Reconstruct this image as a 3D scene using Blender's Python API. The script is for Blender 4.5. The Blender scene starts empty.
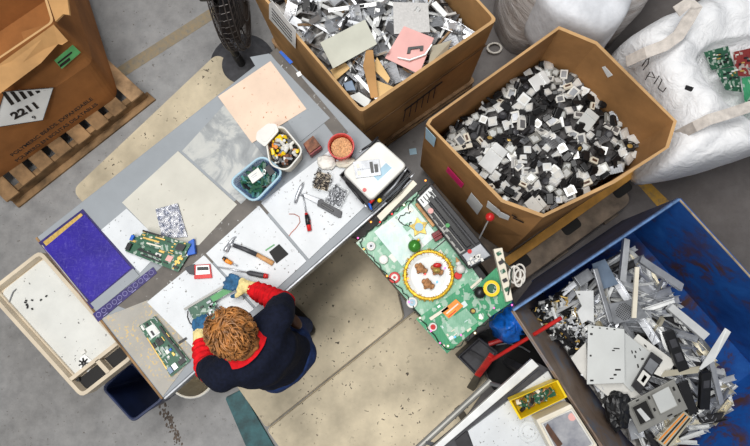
import bpy, bmesh, math, random
from mathutils import Vector, Matrix, Euler, noise
random.seed(11)
C = bpy.context.scene.collection
sc = bpy.context.scene
PI = math.pi
V = Vector
# ---------------------------------------------------------------- camera
CAM_H = 4.0; FPX = 560.0
_a = math.atan((300-223)/FPX); _b = math.atan((390-375)/FPX*math.cos(_a))
CROT = Euler((_a, _b, 0)).to_matrix()
CROT = Matrix.Rotation(_b, 3, 'Y') @ Matrix.Rotation(_a, 3, 'X')
cd = bpy.data.cameras.new('camera'); cam = bpy.data.objects.new('camera', cd); C.objects.link(cam)
cd.sensor_width = 36; cd.lens = 36*FPX/750; cd.clip_end = 60
cam.matrix_world = Matrix.Translation((0, 0, CAM_H)) @ CROT.to_4x4()
sc.camera = cam
def ray(x, y): return CROT @ V(((x-375)/FPX, -(y-223)/FPX, -1))
def P(x, y, z=0.0):
    """the place in the hall, at height z, that shows at x, y of the photo"""
    d = ray(x, y); t = (z-CAM_H)/d.z
    return V((d.x*t, d.y*t, z))
class Face:
    """a flat face through three points, to lay print and stickers on"""
    def __init__(s, a, b, c):
        s.o = a; s.n = (b-a).cross(c-a).normalized()
        if s.n.dot(V((0, 0, CAM_H))-a) < 0: s.n = -s.n
    def at(s, x, y, off=.002):
        d = ray(x, y); o = V((0, 0, CAM_H))
        t = (s.o-o).dot(s.n)/d.dot(s.n)
        return o+d*t+s.n*off
# ---------------------------------------------------------------- materials
def lin(c):
    r = []
    for v in c[:3]:
        v = v/255
        r.append(v/12.92 if v <= .04045 else ((v+.055)/1.055)**2.4)
    return (*r, 1)
class NT:
    def __init__(s, name):
        s.m = bpy.data.materials.new(name); s.m.use_nodes = True
        s.t = s.m.node_tree; s.b = s.t.nodes['Principled BSDF']
        s.co = s.n('ShaderNodeTexCoord').outputs['Object']
    def n(s, typ, **kw):
        x = s.t.nodes.new(typ)
        for k, v in kw.items():
            if k in x.inputs: x.inputs[k].default_value = v
            else: setattr(x, k, v)
        return x
    def l(s, a, b): s.t.links.new(a, b)
    def noise(s, scale, detail=4, rough=.55, stretch=None, dist=0):
        x = s.n('ShaderNodeTexNoise', Scale=scale, Detail=detail, Roughness=rough, Distortion=dist)
        co = s.co
        if stretch:
            mp = s.n('ShaderNodeMapping'); mp.inputs['Scale'].default_value = stretch
            s.l(s.co, mp.inputs['Vector']); co = mp.outputs['Vector']
        s.l(co, x.inputs['Vector']); return x.outputs['Fac']
    def ramp(s, fac, stops, interp='LINEAR'):
        r = s.n('ShaderNodeValToRGB'); r.color_ramp.interpolation = interp
        e = r.color_ramp.elements
        while len(e) < len(stops): e.new(.5)
        for i, (p, c) in enumerate(stops):
            e[i].position = p; e[i].color = lin(c) if len(c) == 3 and max(c) > 1 or len(c) == 3 else c
        s.l(fac, r.inputs['Fac']); return r.outputs['Color']
    def mix(s, fac, a, b, mode='MIX'):
        x = s.n('ShaderNodeMix', data_type='RGBA', blend_type=mode)
        for sock, v in ((x.inputs[0], fac), (x.inputs[6], a), (x.inputs[7], b)):
            if isinstance(v, (int, float)): sock.default_value = v
            elif isinstance(v, tuple): sock.default_value = lin(v)
            else: s.l(v, sock)
        return x.outputs[2]
    def bump(s, h, strength=.3, dist=.01):
        b = s.n('ShaderNodeBump', Strength=strength, Distance=dist)
        s.l(h, b.inputs['Height']); s.l(b.outputs['Normal'], s.b.inputs['Normal'])
    def set(s, **kw):
        for k, v in kw.items(): s.b.inputs[k.replace('_', ' ')].default_value = v
        return s
def mat(name, col, rough=.6, metal=0, var=.12, scale=9, bump=0, spec=None, stretch=None):
    t = NT(name)
    lo = tuple(max(0, v*(1-var)) for v in col); hi = tuple(min(255, v*(1+var)) for v in col)
    f = t.noise(scale, 5, .6, stretch)
    t.l(t.ramp(f, [(.3, lo), (.7, hi)]), t.b.inputs['Base Color'])
    t.set(Roughness=rough, Metallic=metal)
    if spec is not None: t.b.inputs['Specular IOR Level'].default_value = spec
    if bump: t.bump(f, bump)
    return t.m
def specked(name, base, dark, scale, lo, hi, rough=.6, var=.08, spotscale=60, thr=.68, bscale=5, metal=0):
    """a base colour with broad blotches and small dark marks"""
    t = NT(name)
    f = t.noise(bscale, 6, .6)
    c = t.ramp(f, [(.3, tuple(v*(1-var) for v in base)), (.7, tuple(min(255, v*(1+var)) for v in base))])
    s = t.noise(spotscale, 2, .5)
    m = t.ramp(s, [(thr, (0, 0, 0)), (min(1, thr+.03), (255, 255, 255))])
    w = t.noise(spotscale*.12, 2, .5)
    m2 = t.ramp(w, [(.42, (0, 0, 0)), (.6, (255, 255, 255))])
    mm = t.mix(1.0, m, m2, 'MULTIPLY')
    t.l(t.mix(mm, c, dark), t.b.inputs['Base Color'])
    t.set(Roughness=rough, Metallic=metal)
    return t.m
M = {}
def concrete():
    t = NT('concrete')
    a = t.noise(.55, 8, .62); b = t.noise(9, 8, .7); s = t.noise(45, 3, .6)
    c = t.ramp(a, [(.32, (116, 115, 114)), (.5, (138, 138, 139)), (.68, (156, 158, 160))])
    c2 = t.mix(.35, c, t.ramp(b, [(.3, (88, 84, 80)), (.7, (172, 168, 164))]))
    sx = t.n('ShaderNodeSeparateXYZ'); t.l(t.co, sx.inputs[0])
    ad = t.n('ShaderNodeMath', operation='MULTIPLY_ADD'); t.l(t.noise(1.1, 5, .6), ad.inputs[0]); ad.inputs[1].default_value = 2.2; t.l(sx.outputs[0], ad.inputs[2])
    mr = t.n('ShaderNodeMapRange'); mr.inputs['From Min'].default_value = .9; mr.inputs['From Max'].default_value = 2.0; t.l(ad.outputs[0], mr.inputs['Value'])
    c2 = t.mix(mr.outputs[0], c2, t.mix(.62, c2, (56, 36, 26)))  # browner concrete toward +X, with shade mixed into the same colour
    m = t.ramp(s, [(.66, (0, 0, 0)), (.72, (255, 255, 255))])
    t.l(t.mix(m, c2, (92, 86, 80)), t.b.inputs['Base Color'])
    t.set(Roughness=.55); t.bump(b, .15, .01); return t.m
M['concrete'] = concrete()
def tape():
    t = NT('worn_paint')
    a = t.noise(22, 6, .7)
    t.l(t.ramp(a, [(.35, (150, 132, 102)), (.55, (136, 126, 108)), (.7, (116, 112, 106))]), t.b.inputs['Base Color'])
    t.set(Roughness=.6); return t.m
M['tape'] = tape()
def ytape():
    t = NT('worn_yellow_paint')
    a = t.noise(22, 6, .7)
    t.l(t.ramp(a, [(.35, (196, 148, 40)), (.55, (170, 132, 60)), (.7, (110, 95, 75))]), t.b.inputs['Base Color'])
    t.set(Roughness=.6); return t.m
M['ytape'] = ytape()
M['mat'] = specked('beige_rubber', (196, 183, 157), (74, 66, 56), 5, .3, .7, .75, .17, 40, .66, 2.6)
M['mat_edge'] = mat('beige_rubber_edge', (158, 144, 120), .8, 0, .2, 20)
M['dirt'] = mat('floor_grime', (84, 74, 66), .9, 0, .3, 30)
M['teal'] = mat('teal_rubber', (38, 78, 82), .6, 0, .35, 12)
def cardboard(name, col, d=.16):
    t = NT(name)
    a = t.noise(3, 5, .6); b = t.noise(60, 2, .5, (1, 1, .2))
    c = t.ramp(a, [(.3, tuple(v*(1-d) for v in col)), (.7, tuple(min(255, v*(1+d*.7)) for v in col))])
    s = t.noise(14, 6, .75)
    m = t.ramp(s, [(.68, (0, 0, 0)), (.8, (120, 120, 120))])
    t.l(t.mix(m, c, (96, 62, 30)), t.b.inputs['Base Color'])
    t.set(Roughness=.8); t.b.inputs['Specular IOR Level'].default_value = .25
    t.bump(b, .08, .004); return t.m
M['card_l'] = cardboard('brown_cardboard', (158, 104, 58))
M['card_m'] = cardboard('tan_cardboard', (178, 136, 88))
M['card_r'] = cardboard('kraft_cardboard', (166, 122, 76))
M['card_edge'] = cardboard('cut_cardboard', (190, 152, 106))
M['card_pale'] = cardboard('pale_cardboard', (222, 186, 130), .08)
M['wood'] = mat('pallet_wood', (124, 98, 70), .8, 0, .34, 6, .3, .2, (1, 1, 1))
M['wood_d'] = mat('weathered_wood', (150, 122, 92), .8, 0, .3, 8, .3, .2)
M['plank'] = mat('ochre_plank', (188, 138, 62), .7, 0, .15, 7)
M['gpal'] = mat('grey_plastic_pallet', (112, 98, 84), .6, 0, .25, 9)
M['hole'] = mat('deep_black', (16, 14, 13), .7, 0, .2)
M['black'] = mat('black_plastic', (20, 20, 22), .4, 0, .25, 30)
M['dark'] = mat('dark_plastic', (36, 35, 38), .5, 0, .25, 25)
M['darkgrey'] = mat('dark_grey', (58, 58, 62), .5, 0, .2, 20)
M['white'] = mat('white_plastic', (218, 216, 210), .45, 0, .04, 6)
M['offwhite'] = mat('off_white_plastic', (222, 214, 196), .45, 0, .06, 6)
M['paper'] = mat('white_paper', (236, 236, 234), .8, 0, .03, 10)
M['paperblue'] = mat('pale_blue_paper', (168, 198, 214), .8, 0, .05, 10)
M['pink'] = mat('magenta_sticker', (236, 42, 116), .6, 0, .06, 10)
M['greenlabel'] = mat('green_label', (96, 176, 108), .6, 0, .05, 12)
M['ink'] = mat('black_ink', (34, 26, 22), .8, 0, .15, 40)
M['red'] = mat('red_plastic', (196, 30, 28), .35, 0, .1, 8)
M['redsteel'] = mat('red_painted_steel', (180, 34, 30), .4, 0, .15, 12)
M['yellow'] = mat('yellow_plastic', (240, 204, 20), .4, 0, .06, 8)
M['orange'] = mat('orange_plastic', (236, 140, 40), .45, 0, .12, 14)
M['blue'] = mat('blue_plastic', (30, 92, 190), .4, 0, .1, 8)
M['bluebag'] = mat('blue_bag', (24, 104, 200), .35, 0, .22, 14, .6)
M['navybin'] = mat('navy_plastic', (30, 42, 76), .4, 0, .2, 6)
M['navybin_in'] = M['navybin']
M['steel'] = mat('bare_steel', (200, 202, 206), .38, .75, .1, 8)
M['steel_d'] = mat('dull_steel', (150, 152, 156), .45, .7, .16, 10)
M['steel_w'] = mat('pale_plated_steel', (226, 227, 226), .4, .35, .06, 7)
M['warmsteel'] = mat('warm_plated_steel', (206, 198, 176), .4, .5, .08, 6)
M['brass'] = mat('gold_contacts', (206, 172, 96), .4, .5, .14, 60)
M['bench'] = specked('blue_grey_laminate', (142, 147, 152), (110, 112, 116), 5, .3, .7, .55, .05, 50, .7, 3)
M['bench_d'] = specked('worn_dark_laminate', (92, 86, 80), (190, 190, 188), 5, .3, .7, .55, .16, 40, .66, 8)
M['white_sheet'] = specked('white_board', (208, 211, 214), (110, 106, 102), 5, .3, .7, .5, .04, 52, .655, 5)
M['white_sheet2'] = specked('grubby_white_board', (206, 209, 212), (120, 120, 120), 5, .3, .7, .5, .05, 60, .66, 5)
M['beige_sheet'] = specked('greige_board', (194, 191, 180), (104, 92, 76), 5, .3, .7, .55, .05, 40, .7, 4)
M['tan_speck'] = specked('speckled_grey_board', (160, 156, 148), (196, 172, 124), 5, .3, .7, .6, .06, 70, .56, 5)
M['copper'] = specked('pinkish_copper_board', (222, 196, 174), (186, 126, 92), 5, .3, .7, .5, .05, 40, .66, 4)
def galv():
    t = NT('mottled_sheet_metal')
    a = t.noise(4.5, 8, .68, dist=.8)
    t.l(t.ramp(a, [(.36, (130, 133, 135)), (.47, (150, 153, 154)), (.53, (176, 177, 174)), (.66, (186, 186, 181))]), t.b.inputs['Base Color'])
    t.set(Roughness=.5, Metallic=.15); return t.m
M['galv'] = galv()
def bluefilm():
    t = NT('scratched_blue_film')
    a = t.noise(5, 5, .6); s = t.noise(26, 4, .75, (1, 5, 1), 1.5); s2 = t.noise(18, 4, .75, (4, 1, 1), 1.5)
    c = t.ramp(a, [(.3, (30, 14, 118)), (.7, (48, 30, 152))])
    m = t.ramp(s, [(.54, (0, 0, 0)), (.68, (110, 110, 110))]); m2 = t.ramp(s2, [(.54, (0, 0, 0)), (.68, (110, 110, 110))])
    c = t.mix(m, c, (160, 150, 225)); c = t.mix(m2, c, (150, 140, 220))
    t.l(c, t.b.inputs['Base Color']); t.set(Roughness=.35); return t.m
M['bluefilm'] = bluefilm()
M['indigo'] = mat('indigo_film', (46, 36, 96), .4, 0, .2, 20)
M['lilac'] = mat('lilac_print', (150, 146, 190), .5, 0, .1, 20)
def pcb(name, g1, g2, tr, scale=70):
    t = NT(name)
    v = t.n('ShaderNodeTexVoronoi', Scale=scale, feature='F1', distance='CHEBYCHEV'); t.l(t.co, v.inputs['Vector'])
    w = t.n('ShaderNodeTexWave', Scale=scale*.55, Distortion=9, Detail=3); t.l(t.co, w.inputs['Vector'])
    a = t.noise(12, 4, .6)
    c = t.ramp(a, [(.3, g1), (.7, g2)])
    c = t.mix(t.ramp(w.outputs['Fac'], [(.7, (0, 0, 0)), (.85, (70, 70, 70))]), c, tr)
    m = t.ramp(v.outputs['Color'], [(.7, (0, 0, 0)), (.72, (255, 255, 255))], 'CONSTANT')
    c = t.mix(t.mix(.5, (0, 0, 0), m), c, (205, 215, 205))
    t.l(c, t.b.inputs['Base Color']); t.set(Roughness=.4); return t.m
M['pcb'] = pcb('dark_green_circuit', (28, 72, 54), (44, 100, 72), (100, 140, 104), 60)
M['pcb2'] = pcb('mid_green_circuit', (34, 124, 84), (66, 158, 110), (150, 205, 165), 40)
M['pcb3'] = pcb('pale_green_circuit', (96, 156, 124), (150, 192, 166), (210, 230, 215), 45)
M['pcb4'] = pcb('frosted_circuit', (182, 208, 202), (222, 232, 230), (246, 250, 248), 40)
M['pcbred'] = pcb('maroon_circuit', (112, 30, 34), (140, 46, 44), (190, 120, 90), 50)
M['greenbare'] = mat('bare_green_laminate', (58, 140, 72), .4, 0, .08, 20)
M['greenball'] = mat('green_bauble', (62, 132, 44), .25, .2, .05, 8)
M['foil'] = None
def foil():
    t = NT('crinkled_antistatic_film')
    a = t.noise(20, 5, .7, (1, 1, 1), 1.6)
    t.l(t.ramp(a, [(.38, (96, 106, 134)), (.48, (186, 188, 198)), (.56, (240, 240, 244))]), t.b.inputs['Base Color'])
    t.set(Roughness=.24, Metallic=.35); t.bump(a, .9, .02); return t.m
M['foil'] = foil()
def bag():
    t = NT('white_woven_bag')
    a = t.noise(5, 5, .6, None, .8)
    t.l(t.ramp(a, [(.3, (236, 237, 240)), (.7, (248, 248, 249))]), t.b.inputs['Base Color'])
    t.set(Roughness=.5); t.b.inputs['Subsurface Weight'].default_value = 0
    t.bump(t.noise(11, 5, .6, None, 1.5), .55, .03); return t.m
M['bag'] = bag()
M['strap'] = mat('grey_webbing', (206, 198, 190), .7, 0, .08, 30)
def wrap():
    t = NT('stretch_wrap_film')
    a = t.noise(4, 5, .6, (1, 1, 3), .8)
    t.l(t.ramp(a, [(.3, (164, 152, 144)), (.7, (222, 220, 220))]), t.b.inputs['Base Color'])
    t.set(Roughness=.22); t.bump(a, .8, .03); return t.m
M['wrap'] = wrap()
M['wrapwhite'] = mat('white_wrap_sheet', (214, 216, 221), .45, 0, .07, 9, .8)
def bluesteel():
    t = NT('rusted_blue_steel')
    a = t.noise(5, 8, .7, None, .4); b = t.noise(2.2, 4, .6)
    c = t.ramp(a, [(.3, (14, 54, 118)), (.55, (26, 82, 158)), (.7, (36, 96, 172))])
    s = t.mix(1.0, t.ramp(a, [(.43, (255, 255, 255)), (.52, (0, 0, 0))]), t.ramp(b, [(.46, (0, 0, 0)), (.6, (255, 255, 255))]), 'MULTIPLY')
    t.l(t.mix(s, c, (84, 56, 48)), t.b.inputs['Base Color']); t.set(Roughness=.5); t.bump(a, .12, .01); return t.m
M['bluesteel'] = bluesteel()
M['shadeblue'] = mat('shaded_navy_paint', (40, 52, 82), .5, 0, .3, 8)  # hopper blue darkened: the outer wall's shade is painted in
def rustbare():
    t = NT('worn_bare_steel')
    a = t.noise(5, 8, .7, (1, 1, 1), .6)
    t.l(t.ramp(a, [(.3, (108, 88, 74)), (.5, (138, 118, 102)), (.66, (116, 124, 138))]), t.b.inputs['Base Color'])
    t.set(Roughness=.5, Metallic=.2); return t.m
M['rustbare'] = rustbare()
M['bluelip'] = mat('scuffed_blue_lip', (96, 128, 172), .45, .2, .25, 18)
M['trayshell'] = mat('tan_structural_plastic', (198, 184, 162), .55, 0, .07, 6)
M['trayfloor'] = specked('grubby_tray_floor', (206, 206, 201), (84, 80, 78), 5, .3, .7, .6, .05, 40, .7, 4)
M['glassplastic'] = NT('clear_plastic').set(Base_Color=(.92, .95, .96, 1), Roughness=.18, Alpha=.16).m
M['hair'] = mat('golden_brown_hair', (128, 86, 46), .42, 0, .6, 26)
M['skin'] = mat('skin', (222, 172, 146), .5, 0, .05, 12)
M['navycloth'] = mat('navy_knit', (19, 23, 38), .9, 0, .2, 60, .3, .15)
M['redcloth'] = mat('red_jersey', (206, 22, 30), .85, 0, .14, 30, .5, .2)
M['jeans'] = mat('denim', (32, 50, 92), .85, 0, .22, 40, .3, .2)
M['glove'] = mat('cream_knit_glove', (232, 212, 148), .85, 0, .08, 60, .4, .2)
M['gloveblue'] = mat('blue_rubber_coating', (46, 92, 128), .5, 0, .25, 40)
M['brown'] = mat('brown_leather', (82, 54, 38), .55, 0, .25, 16)
M['gold'] = mat('gold_tinsel', (204, 160, 34), .35, .45, .3, 80)
M['goldstar'] = mat('gold_star', (176, 152, 74), .4, .35, .3, 30)
M['brownfuzz'] = mat('brown_fuzz', (156, 112, 74), .9, 0, .35, 60)
M['maroon'] = mat('maroon_foil', (106, 24, 28), .4, .1, .35, 40)
M['wirew'] = mat('white_cable', (226, 222, 214), .5, 0, .05)
M['wireg'] = mat('dark_green_wire', (26, 48, 36), .5, 0, .2)
M['bluetub'] = NT('clear_blue_plastic').set(Base_Color=(.12, .3, .62, 1), Roughness=.25, Alpha=.55).m
M['edgetan'] = mat('worn_tan_edge', (168, 150, 124), .5, .2, .2, 14)
M['coilw'] = mat('copper_wire', (140, 100, 70), .4, .4, .2, 30)
M['wirer'] = mat('red_wire', (176, 96, 74), .5, 0, .15)
M['plate_pink'] = mat('pink_panel', (222, 166, 160), .5, 0, .05, 6)
M['plate_grey'] = mat('grey_mesh_panel', (176, 174, 172), .5, .2, .06, 90)
M['bluegrey'] = mat('slate_blue_panel', (112, 128, 148), .45, .35, .1, 8)
M['mid_grey'] = mat('grey_panel', (146, 145, 140), .45, .3, .06, 7)
M['sage'] = mat('sage_grey_panel', (178, 178, 165), .5, .15, .05, 5)
M['ltgrey'] = mat('light_grey_panel', (206, 208, 206), .45, .2, .03, 4)
M['wiremesh'] = mat('sooty_wire', (68, 63, 61), .4, .4, .3, 30)
M['toolgrip'] = mat('brown_tool_handle', (186, 140, 92), .6, 0, .2, 16)
M['stained'] = mat('stained_brown_block', (112, 72, 52), .7, 0, .5, 26)
M['granule'] = mat('tan_granules', (196, 146, 104), .8, 0, .35, 160, .5)
M['tealcard'] = mat('teal_card', (78, 142, 140), .5, 0, .3, 30)
M['scrapdark'] = mat('dark_scrap', (58, 56, 56), .6, .1, .7, 26, .5)
M['scraplight'] = mat('mixed_scrap', (84, 82, 80), .5, .3, .85, 24, .6)
def glow(name, col, s):
    t = NT(name); t.b.inputs['Base Color'].default_value = lin(col)
    t.b.inputs['Emission Color'].default_value = lin(col); t.b.inputs['Emission Strength'].default_value = s; return t.m
M['glow_o'] = glow('amber_bulb', (255, 150, 60), 2.5); M['glow_r'] = glow('red_bulb', (255, 60, 60), 1.5); M['glow_w'] = glow('warm_bulb', (255, 225, 170), 2.5)
M['glow_p'] = glow('pink_bulb', (255, 110, 190), 1.2)
M['glow_b'] = glow('blue_bulb', (90, 170, 255), 1.2)
# ---------------------------------------------------------------- mesh builder
class MB:
    def __init__(s): s.bm = bmesh.new(); s.mi = 0
    def face(s, vs):
        try: f = s.bm.faces.new(vs); f.material_index = s.mi; return f
        except ValueError: return None
    def ring(s, pts): return [s.bm.verts.new(p) for p in pts]
    def skin(s, rings, cap0=True, cap1=True, closed=True):
        rs = [s.ring(r) for r in rings]; n = len(rs[0])
        for a, b in zip(rs, rs[1:]):
            for i in range(n if closed else n-1):
                j = (i+1) % n; s.face((a[i], a[j], b[j], b[i]))
        if cap0: s.face(rs[0][::-1])
        if cap1: s.face(rs[-1])
        return s
    def prism(s, pts, z0, z1, k=1.0):
        """upright solid over outline pts; k scales the top about its middle"""
        c = sum((V((p[0], p[1], 0)) for p in pts), V())/len(pts)
        a = 0
        for i in range(len(pts)):
            p, q = pts[i], pts[(i+1) % len(pts)]; a += p[0]*q[1]-q[0]*p[1]
        if a < 0: pts = pts[::-1]
        s.skin([[V((p[0], p[1], z0)) for p in pts], [V((c.x+(p[0]-c.x)*k, c.y+(p[1]-c.y)*k, z1)) for p in pts]]); return s
    def plate(s, cs, t, up=None):
        """flat slab with top corners cs and thickness t"""
        n = (cs[1]-cs[0]).cross(cs[2]-cs[0]).normalized()
        if n.z < 0: cs = cs[::-1]; n = -n
        s.skin([[p-n*t for p in cs], list(cs)]); return s
    def box(s, c, d, rot=None):
        c = V(c); r = rot if rot is not None else Matrix.Identity(3)
        if isinstance(r, (int, float)): r = Matrix.Rotation(r, 3, 'Z')
        x, y, z = d[0]/2, d[1]/2, d[2]/2
        q = [(-x, -y), (x, -y), (x, y), (-x, y)]
        s.skin([[c+r@V((a, b, -z)) for a, b in q], [c+r@V((a, b, z)) for a, b in q]]); return s
    def tube(s, pts, r, seg=8, closed=False, caps=True):
        pts = [V(p) for p in pts]; n = len(pts); rings = []
        rr = r if isinstance(r, (list, tuple)) else [r]*n
        prev = None
        for i, p in enumerate(pts):
            if closed: d = pts[(i+1) % n]-pts[i-1]
            else: d = pts[min(i+1, n-1)]-pts[max(i-1, 0)]
            if d.length < 1e-9: d = V((0, 0, 1))
            d.normalize()
            if prev is None:
                u = d.cross(V((0, 0, 1)))
                if u.length < .1: u = d.cross(V((1, 0, 0)))
            else:
                u = prev-d*prev.dot(d)
                if u.length < 1e-6: u = d.orthogonal()
            u.normalize(); prev = u; w = d.cross(u)
            rings.append([p+(u*math.cos(2*PI*k/seg)+w*math.sin(2*PI*k/seg))*rr[i] for k in range(seg)])
        if closed: rings.append(rings[0])
        s.skin(rings, caps and not closed, caps and not closed); return s
    def cyl(s, p0, p1, r0, r1=None, seg=16):
        return s.tube([p0, p1], [r0, r0 if r1 is None else r1], seg)
    def lathe(s, prof, c=(0, 0, 0), seg=24, cap=True):
        c = V(c)
        s.skin([[c+V((r*math.cos(2*PI*k/seg), r*math.sin(2*PI*k/seg), z)) for k in range(seg)] for r, z in prof], cap, cap); return s
    def ball(s, c, r, seg=12, sc_=(1, 1, 1), rot=None):
        c = V(c); R = rot if rot is not None else Matrix.Identity(3)
        h = max(4, seg//2); rings = []
        for i in range(h+1):
            th = PI*i/h; th = min(max(th, .12), PI-.12)
            rings.append([c+R@V((r*sc_[0]*math.sin(th)*math.cos(2*PI*k/seg), r*sc_[1]*math.sin(th)*math.sin(2*PI*k/seg), -r*sc_[2]*math.cos(th))) for k in range(seg)])
        s.skin(rings); return s
    def build(s, name, mats, parent=None, bevel=0, smooth=False, sub=0):
        bmesh.ops.remove_doubles(s.bm, verts=s.bm.verts, dist=1e-6)
        bmesh.ops.recalc_face_normals(s.bm, faces=s.bm.faces)
        me = bpy.data.meshes.new(name)
        if parent is not None: off = wloc(parent)
        else:
            vs = s.bm.verts
            lo = V((min(v.co.x for v in vs), min(v.co.y for v in vs), min(v.co.z for v in vs))); hi = V((max(v.co.x for v in vs), max(v.co.y for v in vs), 0))
            off = V(((lo.x+hi.x)/2, (lo.y+hi.y)/2, lo.z))
        bmesh.ops.translate(s.bm, verts=s.bm.verts, vec=-off)
        s.bm.to_mesh(me); s.bm.free()
        for m in (mats if isinstance(mats, (list, tuple)) else [mats]): me.materials.append(M[m] if isinstance(m, str) else m)
        o = bpy.data.objects.new(name, me); C.objects.link(o)
        if parent is not None: o.parent = parent
        else: o.location = off
        if smooth:
            for p in me.polygons: p.use_smooth = True
        if sub:
            md = o.modifiers.new('sub', 'SUBSURF'); md.levels = sub; md.render_levels = sub
        if bevel:
            md = o.modifiers.new('bev', 'BEVEL'); md.width = bevel; md.segments = 2; md.limit_method = 'ANGLE'
        return o
def wloc(o):
    v = V((0, 0, 0))
    while o is not None: v = v+V(o.location); o = o.parent
    return v
def tag(o, label=None, cat=None, group=None, kind=None):
    if label: o['label'] = label
    if cat: o['category'] = cat
    if group: o['group'] = group
    if kind: o['kind'] = kind
    return o
def thing(name, label, cat, loc=(0, 0, 0), group=None):
    o = bpy.data.objects.new(name, None); C.objects.link(o); o.location = V(loc); o.empty_display_size = .05
    return tag(o, label, cat, group)
def copy_tree(o, parent=None):
    c = o.copy(); C.objects.link(c)
    if parent is not None: c.parent = parent
    for ch in list(o.children): copy_tree(ch, c)
    return c
def place(o, loc, rot):
    o.location = loc; o.rotation_euler = rot
def lerp(a, b, t): return a+(b-a)*t
def bil(c, u, v):
    """point inside the four corners c"""
    return lerp(lerp(c[0], c[1], u), lerp(c[3], c[2], u), v)
def quad(pts, z): return [P(x, y, z) for x, y in pts]
def poly2(pts, z): return [(p.x, p.y) for p in quad(pts, z)]
def inset(pts, k):
    c = sum((V((p[0], p[1], 0)) for p in pts), V())/len(pts)
    return [(c.x+(p[0]-c.x)*k, c.y+(p[1]-c.y)*k) for p in pts]
def inside(p, poly):
    r = False; j = len(poly)-1
    for i in range(len(poly)):
        a, b = poly[i], poly[j]
        if (a[1] > p[1]) != (b[1] > p[1]) and p[0] < (b[0]-a[0])*(p[1]-a[1])/(b[1]-a[1])+a[0]: r = not r
        j = i
    return r
def writing(name, text, size, o, xdir, ndir, m, parent, align='LEFT', bold=0):
    """print lying on a face: starts at o, runs along xdir, faces ndir"""
    cu = bpy.data.curves.new(name, 'FONT'); cu.body = text; cu.size = size; cu.extrude = .0004; cu.align_x = align; cu.offset = bold
    t = bpy.data.objects.new(name, cu); C.objects.link(t)
    dg = bpy.context.evaluated_depsgraph_get(); me = bpy.data.meshes.new_from_object(t.evaluated_get(dg))
    bpy.data.objects.remove(t)
    x = xdir.normalized(); z = ndir.normalized(); x = (x-z*x.dot(z)).normalized(); y = z.cross(x)
    mw = Matrix((( x.x, y.x, z.x, 0), (x.y, y.y, z.y, 0), (x.z, y.z, z.z, 0), (0, 0, 0, 1)))
    off = o-(wloc(parent) if parent is not None else V())
    me.transform(Matrix.Translation(off) @ mw)
    me.materials.clear(); me.materials.append(M[m])
    ob = bpy.data.objects.new(name, me); C.objects.link(ob); ob.parent = parent
    return ob
def hull(pts, r, samples=6):
    """outline pts with rounded corners"""
    out = []; n = len(pts)
    for i in range(n):
        p = V((pts[i][0], pts[i][1], 0)); a = V((pts[i-1][0], pts[i-1][1], 0)); b = V((pts[(i+1) % n][0], pts[(i+1) % n][1], 0))
        da = (a-p); db = (b-p); k = min(r, da.length*.45, db.length*.45)
        s, e = p+da.normalized()*k, p+db.normalized()*k
        for j in range(samples+1):
            t = j/samples; q = s*(1-t)**2+p*2*t*(1-t)+e*t*t; out.append((q.x, q.y))
    return out
# ---------------------------------------------------------------- the setting
b = MB(); b.prism([(-6, -5), (6, -5), (6, 6), (-6, 6)], -.1, 0)
tag(b.build('floor', 'concrete'), 'grey stained concrete workshop floor with shade mixed into its brown side', kind='structure')
b = MB(); b.prism(poly2([(92, 84), (222, 1), (226, 11), (98, 94)], 0), 0, .002)
tag(b.build('trim_1', 'tape'), 'worn tan painted line on the floor', kind='structure')
b = MB(); b.prism(poly2([(632, 178), (640, 173), (684, 216), (673, 224)], 0), 0, .002)
tag(b.build('trim_2', 'ytape'), 'worn yellow painted line on the floor', kind='structure')
b = MB()
for i in range(34):
    t = i/33; x = 163+16*t+random.uniform(-3, 3); y = 404+40*t
    for q_ in range(3):
        p = P(x+random.gauss(0, 1.4), y+random.gauss(0, 2), 0); b.ball((p.x, p.y, .001), random.uniform(.003, .009), 6, (1, random.uniform(.8, 2), .25))
tag(b.build('floor_dirt', 'dirt'), 'dark line of dirt gathered along a crack in the floor', 'dirt', kind='stuff')
def floormat(label, px, z=.04, m='mat', name='floor_mat'):
    b = MB(); o = hull(poly2(px, z), (.06 if z < .04 else .03) if m == 'mat' else .015)
    b.prism(inset(o, 1.012), 0, z*.5, .994)
    b.prism(o, z*.5, z, .992)
    return tag(b.build(name, m), label, 'mat')
floormat('long beige floor mat running behind the workbench from the fan', [(217, 53), (268, 84), (120, 245), (72, 190)], .035)
floormat('beige floor mat the person in navy stands on, along the workbench', [(266, 428), (404, 317.5), (388, 250), (345, 235), (204, 340)], .045)
floormat('wide beige floor mat between the person and the cluttered bench with the yellow bin', [(267, 430), (405, 319.5), (440, 292), (489, 384), (450, 440), (420, 510), (310, 490)], .04)
floormat('teal rubber mat edge showing under the end of the beige mat', [(225, 398), (241, 390), (276, 450), (250, 456)], .02, 'teal')

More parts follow.
